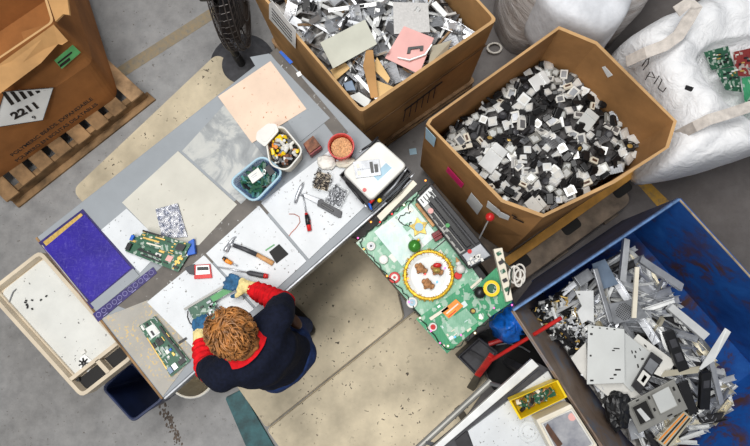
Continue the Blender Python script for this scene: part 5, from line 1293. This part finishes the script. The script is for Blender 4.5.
c = P(460.5, 269, K+.03); b = MB(); b.ball(c, .027, 14); b.ball(c+V((-.012, .03, .012)), .016, 12); b.build('body', 'white', sn, smooth=True); b = MB(); b.lathe([(.024, K+.003), (.02, K+.02)], (c.x-.012, c.y-.035, 0), 14); b.build('base', 'red', sn); b = MB(); b.cyl(c+V((-.016, .04, .016)), c+V((-.026, .064, .02)), .012, .003); b.build('hat', 'toolgrip', sn)
rb = thing('bauble_stick', 'red bauble on a thin pole rising from the printer-like mechanism', 'ornament', tuple(P(480, 238, K+.08)))
p0, p1 = P(479.5, 238, K+.075), P(490, 217, 1.08); b = MB(); b.cyl(p0, p1, .0045, .0045, 8); b.build('pole', 'steel', rb); b = MB(); b.ball(p1, .024, 18); b.build('bauble', 'red', rb, smooth=True)
# light string
ls = thing('light_string', 'dark green wire of small coloured bulbs draped round the cart edge', 'light string', tuple(P(400, 240, K)))
path = [(427, 184), (421, 190), (414, 199), (405, 203), (397, 211), (388, 216), (380, 224), (370, 230), (362, 238), (360, 244), (368, 253), (377, 263), (386, 274), (396, 284), (406, 295), (413, 306), (421, 319), (431, 332), (447, 350), (458, 347), (468, 338), (478, 328), (490, 321), (502, 311), (512, 303)]
path2 = [(414, 199), (408, 206), (411, 212), (404, 214), (398, 219), (402, 224), (408, 226), (413, 221)]
path3 = [(410, 316), (402, 287), (412, 294), (424, 299), (437, 299), (448, 292), (453, 282), (452, 268)]
def wob(px, z):
    out = []
    for i in range(len(px)-1):
        for k in range(4):
            t = k/4; out.append(P(px[i][0]+(px[i+1][0]-px[i][0])*t+math.sin(i*2.3+k*1.7)*.9, px[i][1]+(px[i+1][1]-px[i][1])*t+math.cos(i*1.9+k*2.1)*.9, z+.004*math.sin(i+k)))
    return out
b = MB(); b.tube(wob(path, K+.014), .0032, 5); b.tube(wob(path2, K+.014), .003, 5); b.build('wire', 'wireg', ls)
gl = ['glow_o', 'glow_r', 'glow_w', 'glow_p', 'glow_b', 'glow_w']
bl = [(425.5, 180.5, 0), (371, 222, 0), (358, 238, 3), (364, 249, 0), (387, 276, 0), (409, 302, 3), (448, 346, 2), (440, 343, 3), (461, 335, 3), (455, 337, 4), (480, 318, 2), (494, 308, 3), (512, 305, 3), (475, 333, 2), (431, 331, 3), (420, 318, 2), (392, 214, 1), (404, 205, 5), (380, 222, 1), (410, 210, 5), (408, 278.5, 0), (415, 294, 0), (430, 299, 0), (425, 274, 1), (433, 258, 2), (445, 268, 3), (437, 282, 4), (420, 290, 5)]
for x, y, k in bl:
    c = P(x, y, K+.022); b = MB(); b.ball(c, .0058, 8, (1, 1, 1.3)); b.build('bulb', gl[k], ls, smooth=True)
# power strip with cables
ps = thing('power_strip', 'cream power strip with a tangle of white cable at the hopper side of the cart', 'power strip', tuple(P(503, 275, K)))
q = [P(x, y, K+.045) for x, y in ((493.5, 249), (502.5, 247.5), (513, 300), (506.5, 302))]
b = MB(); b.plate(q, .04); b.build('strip_body', 'offwhite', ps, bevel=.004)
for k in range(5):
    b = MB(); c = bil(q, .45, .1+.17*k); b.box((c.x, c.y, c.z+.004), (.025, .02, .008), .5); b.build('socket', 'dark' if k % 2 else 'pcb', ps)
b = MB(); pts = []
for k in range(70): a = k*.42; pts.append(P(517+5*math.cos(a)+3*math.sin(k*.13), 279+8*math.sin(a)-k*.12, K+.0+.03*math.sin(k*.2)))
b.tube(pts, .0055, 6); b.build('cable', 'wirew', ps)
b = MB(); b.tube([bil(q, .6, .2), P(512, 270, K+.06), P(510, 285, K+.07), P(508, 295, K+.05)], .004, 6); b.build('thin_cable', 'wireg', ps)
# ---------------------------------------------------------------- the second bench, near the camera's low edge
SZ = .85
sb = thing('work_table', 'second cluttered bench with a pipe rail holding the yellow bin', 'workbench', tuple(P(520, 470, 0)))
q = poly2([(425, 452), (534, 361), (549, 369), (585, 430), (640, 520), (520, 560)], SZ-.02); b = MB(); b.prism(q, SZ-.05, SZ-.02); b.build('bench_top', 'darkgrey', sb)
b = MB(); cs = [P(x, y, SZ+.01) for x, y in ((428, 452), (532, 359), (539, 366), (437, 452))]; b.plate(cs, .03); b.build('front_channel', 'steel_w', sb, bevel=.002)
b = MB(); b.cyl(P(405, 460, .72), P(491, 381, .72), .019, None, 12); tag(b.build('pipe_rail', 'mid_grey', sb), 'grey pipe rail')
b = MB(); b.cyl(P(418, 462, .78), P(500, 392, .78), .02, None, 12); b.build('inner_rail', 'ltgrey', sb)
for x, y in ((530, 366), (470, 425), (560, 400)):
    p = P(x, y, SZ-.05); b = MB(); b.box((p.x+.03, p.y-.06, (SZ-.05)/2), (.045, .045, SZ-.05), .7); b.build('leg', 'darkgrey', sb)
for x, y in ((489, 383), (425, 442)):
    b = MB(); b.cyl(P(x, y, .72), P(x+14, y+4, SZ-.04), .012, None, 8); b.build('rail_bracket', 'steel_d', sb)
b = MB(); b.prism(poly2([(468, 431), (548, 371), (583, 430), (640, 520), (500, 520)], SZ), SZ-.019, SZ); tag(b.build('white_board', 'white_sheet2'), 'grubby white board on the second bench under the yellow bin', 'board')
b = MB(); b.prism(poly2([(455, 441), (466, 432), (474, 447), (462, 457)], SZ), SZ-.019, SZ-.004); tag(b.build('dark_plate', 'dark'), 'dark plate at the frame edge of the second bench', 'plate')
b = MB(); b.prism(poly2([(508, 396), (539, 370), (545, 374), (514, 396)], SZ), SZ-.019, SZ-.008); tag(b.build('slate_plate', 'darkgrey'), 'slate-grey plate between the white channel and the grubby white board', 'plate')
yb = thing('yellow_bin', 'long yellow plastic parts bin full of circuit scraps', 'bin', tuple(P(540, 400, SZ)))
yq = poly2([(509, 401), (558, 380), (567.5, 397), (520, 420)], SZ+.1); b = MB(); yi = inset(yq, .8)
b.skin([r3(inset(yq, .93), SZ), r3(yq, SZ+.1), r3(inset(yq, .92), SZ+.1), r3(yi, SZ+.006)], True, True); b.build('bin_body', 'yellow', yb, bevel=.002)
qz = [V((*p, SZ+.03)) for p in yi]
pr = []; G = 'circuit scraps in the yellow bin'
b = MB(); b.box((0, 0, 0), (.05, .04, .003)); b.box((0, 0, .005), (.02, .02, .008)); pr.append((proto('circuit_scrap', b, 'pcb', 'small green circuit scrap in the yellow bin', 'circuit scrap', G), 3))
b = MB(); b.box((0, 0, 0), (.03, .03, .012)); pr.append((proto('cream_module', b, 'offwhite', 'small cream module in the yellow bin', 'component', G, .001), 1.2))
b = MB(); b.tube([(.028*math.cos(k*.7), .02*math.sin(k*.7), .004*k*.3) for k in range(10)], .004, 5); pr.append((proto('copper_coil', b, 'coilw', 'small loop of copper wire in the yellow bin', 'wire', G), 1.6))
b = MB(); b.box((0, 0, 0), (.035, .02, .02)); pr.append((proto('black_block', b, 'black', 'small black block in the yellow bin', 'component', G, .002), 1.5))
spread(pr, scatter([(p.x, p.y) for p in qz], 30, .018, lambda x, y: SZ+.025, 40, 200), .3, .012, 41, (.65, .95), yi)
mf = thing('framed_monitor', 'cream framed flat monitor with a cloudy grey screen and a round pink sticker', 'monitor', tuple(P(566, 430, SZ)))
mz = SZ+.12; mq = [P(x, y, mz) for x, y in ((536, 420), (571, 404), (598, 446), (562, 470))]
b = MB(); b.plate(mq, .115); b.build('casing', 'offwhite', mf, bevel=.006)
b = MB(); ins_ = [bil(mq, u, v)+V((0, 0, .002)) for u, v in ((.09, .1), (.92, .1), (.92, .9), (.09, .9))]; b.plate(ins_, .003)
t = NT('cloudy_screen'); f_ = t.noise(6, 6, .65); t.l(t.ramp(f_, [(.35, (120, 122, 132)), (.55, (164, 164, 168)), (.7, (196, 194, 190))]), t.b.inputs['Base Color']); t.set(Roughness=.3); M['screen'] = t.m
b.build('screen', 'screen', mf)
b = MB(); b.tube([p+V((0, 0, .004)) for p in ins_], .007, 6, True); b.build('bezel', 'white', mf)
b = MB(); b.plate([bil(mq, u, v)+V((0, 0, .008)) for u, v in ((.1, .2), (.22, .14), (.3, .6), (.16, .62))], .006); b.build('brown_flap', 'brown', mf)
c = bil(mq, .84, .24); b = MB(); b.cyl(c+V((0, 0, .002)), c+V((0, 0, .004)), .02, None, 16); b.build('pink_sticker', 'plate_pink', mf)
c = P(528, 431, SZ); b = MB(); b.tube([(c.x+.045*math.cos(k*PI/12), c.y+.045*math.sin(k*PI/12), SZ+.014) for k in range(24)], .013, 8, True)
tag(b.build('tape_roll', 'glassplastic', smooth=True), 'clear roll of tape on the white board beside the yellow bin', 'tape roll')
# ---------------------------------------------------------------- between the cart and the hopper
b = MB(); b.prism(poly2([(474, 336), (522, 312), (600, 450), (565, 462), (492, 388)], 0), .0, .006); tag(b.build('shade_sheet', 'black'), 'black sheet painting deep shade on the floor between the beige mat and the hopper', 'mat')  # flat black sheet added to paint the deep shade on the floor
fs_ = thing('floor_scraper', 'long red handled scraper leaning on the hopper corner, black foot down', 'scraper', tuple(P(476, 384, 0)))
b = MB(); b.cyl(P(561, 318, .95), P(490, 361, .62), .011, None, 10); b.build('handle', 'redsteel', fs_)
b = MB(); b.plate([P(488, 356, .64), P(494, 360, .64), P(480, 378, .42), P(474, 375, .42)], .03); b.build('red_head', 'redsteel', fs_, bevel=.004)
b = MB(); b.plate([P(476, 372, .42), P(481, 377, .42), P(473, 392, .02), P(466, 388, .02)], .03); b.build('black_foot', 'black', fs_, bevel=.004)
b = MB(); b.cyl(P(489, 344, .24), P(517, 335, .3), .016, None, 10); tag(b.build('red_pipe', 'redsteel'), 'short red pipe lying behind the dark low box', 'pipe')
lb_ = thing('low_box', 'dark grey low plastic box on the floor beside the decorated cart', 'box', tuple(P(472, 356, 0)))
q = poly2([(457, 357), (479, 337), (499, 352), (480, 380)], .22); b = MB(); b.skin([r3(inset(q, .95), 0), r3(q, .22), r3(inset(q, .9), .225), r3(inset(q, .8), .21)], True, True); b.build('box_body', 'darkgrey', lb_, bevel=.006)
b = MB(); b.plate([P(x, y, .235) for x, y in ((470, 350), (484, 358), (482, 361), (468, 353))], .012); b.build('lid_rib', 'dark', lb_)
c = P(513, 322, .5); crumple('blue_bag', 'blue plastic bag bunched up between the cart and the hopper corner', 'bag', V((c.x, c.y, 0)), .1, .9, 1.3, 2.9, 'bluebag', 11)
b = MB(); b.tube([P(x, y, .1) for x, y in ((496, 345), (508, 343), (522, 347), (530, 352))], .006, 6); tag(b.build('grey_cable', 'steel_d'), 'grey cable on the floor behind the red scraper', 'cable')
b = MB(); b.plate([P(x, y, .004) for x, y in ((409, 149), (416, 148), (417, 154), (410, 155))], .002); tag(b.build('paper_scrap', 'paperblue'), 'small pale paper scrap on the floor between two cardboard boxes', 'scrap paper')
# ---------------------------------------------------------------- the person at the bench
ff = V((-fe.y, fe.x, 0));  ff = ff if ff.dot(P(200, 300, 1)-P(285, 366, 1)) > 0 else -ff      # facing the bench
fr = V((ff.y, -ff.x, 0))                                                                     # the person's own right-hand side
up = V((0, 0, 1))
hip = P(279, 358, .93); mt_ = .045
per = thing('person', 'person in a navy top and red sleeves leaning over the bench with gloved hands', 'person', (hip.x, hip.y, mt_))
shR = P(277, 318, 1.27); shL = P(221, 376, 1.27); neck = P(243, 343, 1.33); hd = P(232, 332, 1.40)
elR = P(283, 303, 1.07); elL = P(207, 367, 1.07)
wrR = P(249, 287.5, .972); wrL = P(200, 341, .975)
def loft(b, rings_):
    """rings of (centre, half-axis a, half-axis b) skinned into one closed tube"""
    b.skin([[c+a*math.cos(2*PI*k/20)+d*math.sin(2*PI*k/20) for k in range(20)] for c, a, d in rings_])
def limb(b, pts, rad, n=5):
    P_ = []; R_ = []
    for i in range(len(pts)-1):
        for k in range(n): P_.append(lerp(pts[i], pts[i+1], k/n)); R_.append(rad[i]+(rad[i+1]-rad[i])*k/n)
    P_.append(pts[-1]); R_.append(rad[-1]); b.tube(P_, R_, 14)
    for p, r in zip(pts, rad): b.ball(p, r*.99, 12)
def melt(b, name, mats, parent, vox, it=4, sub=0):
    """weld the overlapping volumes into one smooth skin"""
    o = b.build('_tmp', mats, None); off_ = V(o.location)
    md = o.modifiers.new('r', 'REMESH'); md.mode = 'VOXEL'; md.voxel_size = vox
    sm = o.modifiers.new('s', 'SMOOTH'); sm.iterations = it; sm.factor = .5
    dg = bpy.context.evaluated_depsgraph_get(); me = bpy.data.meshes.new_from_object(o.evaluated_get(dg))
    me.transform(Matrix.Translation(off_-wloc(parent))); bpy.data.objects.remove(o)
    me.materials.clear()
    for m in (mats if isinstance(mats, (list, tuple)) else [mats]): me.materials.append(M[m])
    for p in me.polygons: p.use_smooth = True; p.material_index = 0
    x = bpy.data.objects.new(name, me); C.objects.link(x); x.parent = parent; return x
# trunk rings from hips to neck, bent forward at the waist
chest = lerp(shR, shL, .5)
spine = [hip+up*-.10, hip, lerp(hip, chest, .35)-ff*.03, lerp(hip, chest, .7)-ff*.035+up*.02, chest-ff*.02+up*.01, lerp(chest, neck, .7)]
wid = [.16, .168, .155, .178, .168, .085]; dep = [.105, .118, .11, .122, .105, .075]
def trunk(b, g=0., i0=0, i1=6):
    rg_ = []
    for i in range(i0, i1):
        d = (spine[min(i+1, 5)]-spine[max(i-1, 0)]).normalized(); a = fr; q = a.cross(d).normalized(); rg_.append((spine[i], a*(wid[i]+g), q*(dep[i]+g)))
    loft(b, rg_)
    return rg_
knR = hip+fr*.09+ff*.10-up*.46; knL = hip-fr*.09+ff*.09-up*.46
anR = V((hip.x, hip.y, 0))+fr*.10+ff*.09+up*(mt_+.09); anL = V((hip.x, hip.y, 0))-fr*.10+ff*.10+up*(mt_+.09)
def legs(b, g=0.):
    for s, kn_, an in ((1, knR, anR), (-1, knL, anL)): limb(b, [hip+fr*.09*s-up*.06, kn_, an], [.095+g, .066+g, .048+g])
hdir = (ff*.62-up*.5).normalized()               # where the face points: down at the work
htop = (up*.66+ff*.5).normalized(); htop = (htop-hdir*htop.dot(hdir)).normalized()
def head(b, g=0.):
    R = Matrix((fr, hdir, htop)).transposed()
    b.ball(hd, .1+g, 20, (.80, .98, 1.1), R)
    b.ball(hd+hdir*.035-htop*.06, .07+g, 16, (.85, .9, 1), R)
def fingers(b, wr, dirn, palmn, side, r, curl=.5, ln=1.0):
    """palm and five bent fingers; side points to the thumb"""
    pc_ = wr+dirn*.05
    R = Matrix((side, dirn, palmn)).transposed()
    b.ball(pc_, .046, 14, (.9, 1.15, .42), R)
    for k, (o_, L) in enumerate(((.032, .07), (.011, .078), (-.011, .073), (-.031, .057))):
        p = pc_+side*o_+dirn*.035; d = (dirn+side*o_*3).normalized(); pts_ = [p]
        for j, s in enumerate((.45, .32, .26)):
            a = curl*(j+.6); dd = (d*math.cos(a)+palmn*-math.sin(a)).normalized(); p = p+dd*L*s*ln; pts_.append(p)
        limb(b, pts_, [r*1.12, r*1.05, r, r*.85], 3)
    p = pc_+side*.03-dirn*.02; d = (side*.75+dirn*.6-palmn*.25).normalized(); q = p+d*.04; e = q+(d*.5+dirn*.7-palmn*.3).normalized()*.034
    limb(b, [p, q, e], [r*1.4, r*1.2, r*.95], 3)
dR = (P(222, 279, .945)-wrR).normalized(); dL = (P(199, 318, .935)-wrL).normalized()
sR = (-fr+ff*.0); sR = (sR-dR*sR.dot(dR)).normalized(); nR = dR.cross(sR); nR = nR if nR.z > 0 else -nR
sL = fr; sL = (sL-dL*sL.dot(dL)).normalized(); nL = dL.cross(sL); nL = nL if nL.z > 0 else -nL
def hands(b, r):
    fingers(b, wrR, dR, nR, sR, r, .3); fingers(b, wrL, dL, nL, sL, r, .3)
def foot(b, an, g=0.):
    limb(b, [an-up*.05-ff*.04, an-up*.055+ff*.06, an-up*.06+ff*.15], [.04+g, .042+g, .033+g])
b = MB(); trunk(b); legs(b); head(b)
limb(b, [lerp(chest, neck, .5), neck, hd-hdir*.02], [.07, .058, .06])
for sh_, el, wr, s in ((shR, elR, wrR, 1), (shL, elL, wrL, -1)): limb(b, [lerp(chest, sh_, .55), sh_, el, wr], [.07, .062, .045, .03])
hands(b, .0082)
for an in (anR, anL): foot(b, an, -.006)
nz = hd+hdir*.105-htop*.01
b.ball(nz, .018, 10, (.8, 1, 1.4), Matrix((fr, hdir, htop)).transposed())
for s in (1, -1): b.ball(hd+fr*.082*s-htop*.01, .028, 10, (.35, .7, 1.1), Matrix((fr, hdir, htop)).transposed())
melt(b, 'body', 'skin', per, .0065, 3)
Rh = Matrix((fr, hdir, htop)).transposed()
for s in (1, -1):
    b = MB(); b.ball(hd+hdir*.088+fr*.032*s+htop*.012, .012, 10); e_ = b.build('eye', 'white', per, smooth=True)
    b = MB(); b.ball(hd+hdir*.097+fr*.032*s+htop*.012, .006, 8); b.build('iris', 'brown', e_, smooth=True)
b = MB(); b.tube([hd+hdir*.098+fr*.022*k/2-htop*(.062+.002*abs(k)) for k in (-2, -1, 0, 1, 2)], .0055, 6); b.build('lips', 'plate_pink', per)
# navy top: trunk and short sleeves
b = MB(); trunk(b, .014, 1, 6)
loft(b, [(spine[1]+up*.0-ff*.01, fr*.182, ff*.13), (spine[1]+up*.04-ff*.012, fr*.182, ff*.132), (spine[2], fr*.178, ff*.13)])
b.ball(chest+up*.0, .1, 14, (1.3, 1.05, .9)); b.ball(lerp(chest, neck, .55), .095, 14, (1.15, 1, .85), Rh); b.ball(lerp(chest, neck, .78), .096, 16, (1.05, 1, .8), Rh)
for sh_, el in ((shR, elR), (shL, elL)): limb(b, [lerp(chest, sh_, .4)-up*.005, sh_, lerp(sh_, el, .8)], [.1, .082, .072])
top = melt(b, 'navy_top', 'navycloth', per, .012, 8); tag(top, 'navy short-sleeved knit top')
for v in top.data.vertices:
    q = v.co; n_ = noise.noise(q*9+V((3, 1, 0)))*.010+noise.noise(V((q.x*22, q.y*10, q.z*10)))*.006; v.co = q+v.normal*n_
# red shirt: collar and forearm sleeves
b = MB()
ax_ = (hd-neck).normalized(); ca = fr; cb = ca.cross(ax_).normalized()
rings = []
for t, r_, in ((-.02, .118), (.0, .108), (.025, .097), (.05, .086)):
    c = neck+ax_*t-ff*.0; rings.append([c+ca*math.cos(2*PI*k/28)*r_*1.08+cb*math.sin(2*PI*k/28)*r_*.95+up*(.004*math.sin(k*3)) for k in range(28)])
b.skin(rings, False, False); b.skin([[p+(p-neck).normalized()*-.012 for p in r_] for r_ in rings], False, False)
b.build('red_collar', 'redcloth', per, smooth=True)
for el, wr, sh_ in ((elR, wrR, shR), (elL, wrL, shL)):
    b = MB(); limb(b, [lerp(sh_, el, .5), el, lerp(el, wr, .78)], [.064, .062, .048], 8)
    s_ = melt(b, 'red_sleeve', 'redcloth', per, .008, 3); a0 = el-wloc(per); a1 = wr-wloc(per); L = (a1-a0).length; dd = (a1-a0).normalized()
    for v in s_.data.vertices:
        t = (v.co-a0).dot(dd); v.co += v.normal*(.007*math.sin(t*170+3*noise.noise(v.co*14))+.006*noise.noise(v.co*30))
# gloves
for wr, d_, n__, s_ in ((wrR, dR, nR, sR), (wrL, dL, nL, sL)):
    b = MB(); fingers(b, wr, d_, n__, s_, .0118, .3, 1.08); limb(b, [wr-d_*.05, wr, wr+d_*.03], [.043, .036, .036])
    g_ = melt(b, 'work_glove', ['glove', 'gloveblue'], per, .0042, 2)
    w0 = wr-wloc(per)
    for p in g_.data.polygons:
        c = p.center; t = (c-w0).dot(d_); h = (c-w0).dot(n__); sd = (c-w0).dot(s_)
        if t > .058+.012*noise.noise(c*30) or (t > .02 and h < -.006): p.material_index = 1
    tag(g_, 'cream knit glove with blue coated fingers')
# jeans
b = MB(); legs(b, .014); loft(b, [(hip-up*.14, fr*.175, ff*.13), (hip-up*.06-ff*.015, fr*.19, ff*.15), (hip+up*.03-ff*.015, fr*.182, ff*.142)])
for s in (1, -1): b.ball(hip+fr*.085*s-ff*.055-up*.06, .1, 14)
jn = melt(b, 'jeans', 'jeans', per, .012, 6)
b = MB(); b.ball(P(294, 321, .97), .05, 14, (.6, 1.0, 1.2), Rh); pouch = b.build('belt_pouch', 'brown', per, smooth=True)
for an in (anR, anL):
    b = MB(); foot(b, an, .006); sh__ = melt(b, 'shoe', 'black', per, .01, 3)
# hair: a cap with loose curling locks
b = MB(); hc2 = hd-hdir*.018+htop*.018
b.ball(hc2, .1, 24, (.92, 1.03, 1.03), Rh); b.ball(hd-hdir*.05-htop*.05, .08, 18, (1.05, .9, 1.0), Rh)
hair = melt(b, 'hair', 'hair', per, .01, 3)
for v in hair.data.vertices: v.co += v.normal*(.012*noise.noise(v.co*28)+.006*noise.noise(v.co*60))
b = MB(); rh = random.Random(3); crown = (htop*.9-hdir*.25).normalized()
for k in range(900):
    while True:
        d = V((rh.gauss(0, 1), rh.gauss(0, 1), rh.gauss(0, 1))).normalized()
        if d.dot(hdir) < .35 and d.dot(htop) > -.75: break
    fl = (d-crown*1.0); fl = (fl-d*fl.dot(d))
    if fl.length < .05: fl = d.orthogonal()
    fl = fl.normalized(); sd = d.cross(fl); rad = .1+rh.uniform(-.004, .011); pts_ = []; L = rh.uniform(.06, .12)
    ph = noise.noise(d*2.3)*7+rh.uniform(-.7, .7); am = rh.uniform(.08, .19); fr_ = rh.uniform(3.5, 5.5)
    for j in range(10):
        t = j/9; q = (d+fl*(t*L/.105)+sd*(am*math.sin(ph+t*fr_))).normalized()
        s_ = V((q.dot(fr)*.95, q.dot(hdir)*1.06, q.dot(htop)*1.06)); pts_.append(hc2+(fr*s_.x+hdir*s_.y+htop*s_.z)*(rad+.009*math.sin(ph*1.7+t*4.0)+.006*t))
    r0 = rh.uniform(.0026, .0058); b.tube(pts_, [r0*.4, r0, r0, r0, r0, r0, r0*.95, r0*.8, r0*.55, r0*.15], 5)
b.build('curl_locks', 'hair', hair, smooth=True)
# ---------------------------------------------------------------- light of the hall
w = bpy.data.worlds.new('hall'); sc.world = w; w.use_nodes = True
bg = w.node_tree.nodes['Background']; bg.inputs[0].default_value = (.92, .96, 1, 1); bg.inputs[1].default_value = .29
def lamp(name, loc, size, size_y, power, col=(1, .97, .92), rz=0, target=None):
    d = bpy.data.lights.new(name, 'AREA'); d.shape = 'RECTANGLE'; d.size = size; d.size_y = size_y; d.energy = power; d.color = col
    o = bpy.data.objects.new(name, d); C.objects.link(o); o.location = loc
    if target is not None: o.rotation_euler = (V(target)-V(loc)).to_track_quat('-Z', 'Y').to_euler()
    else: o.rotation_euler = (0, 0, rz)
    return o
lamp('ceiling_light', (-1.6, .6, 7.6), 3, 1, 215, (1, .985, .96), .7)
lamp('ceiling_light', (.2, 2.8, 7.6), 3, 1, 188, (1, .985, .96), .7)
lamp('ceiling_light', (-1.8, -2.0, 7.0), 3, 1, 188, (1, .985, .96), .7)
vs = sc.view_settings
sc.display_settings.display_device = 'sRGB'
vs.view_transform = 'Standard'; vs.look = 'None'; vs.gamma = 1; vs.use_curve_mapping = False; vs.exposure = 0.0
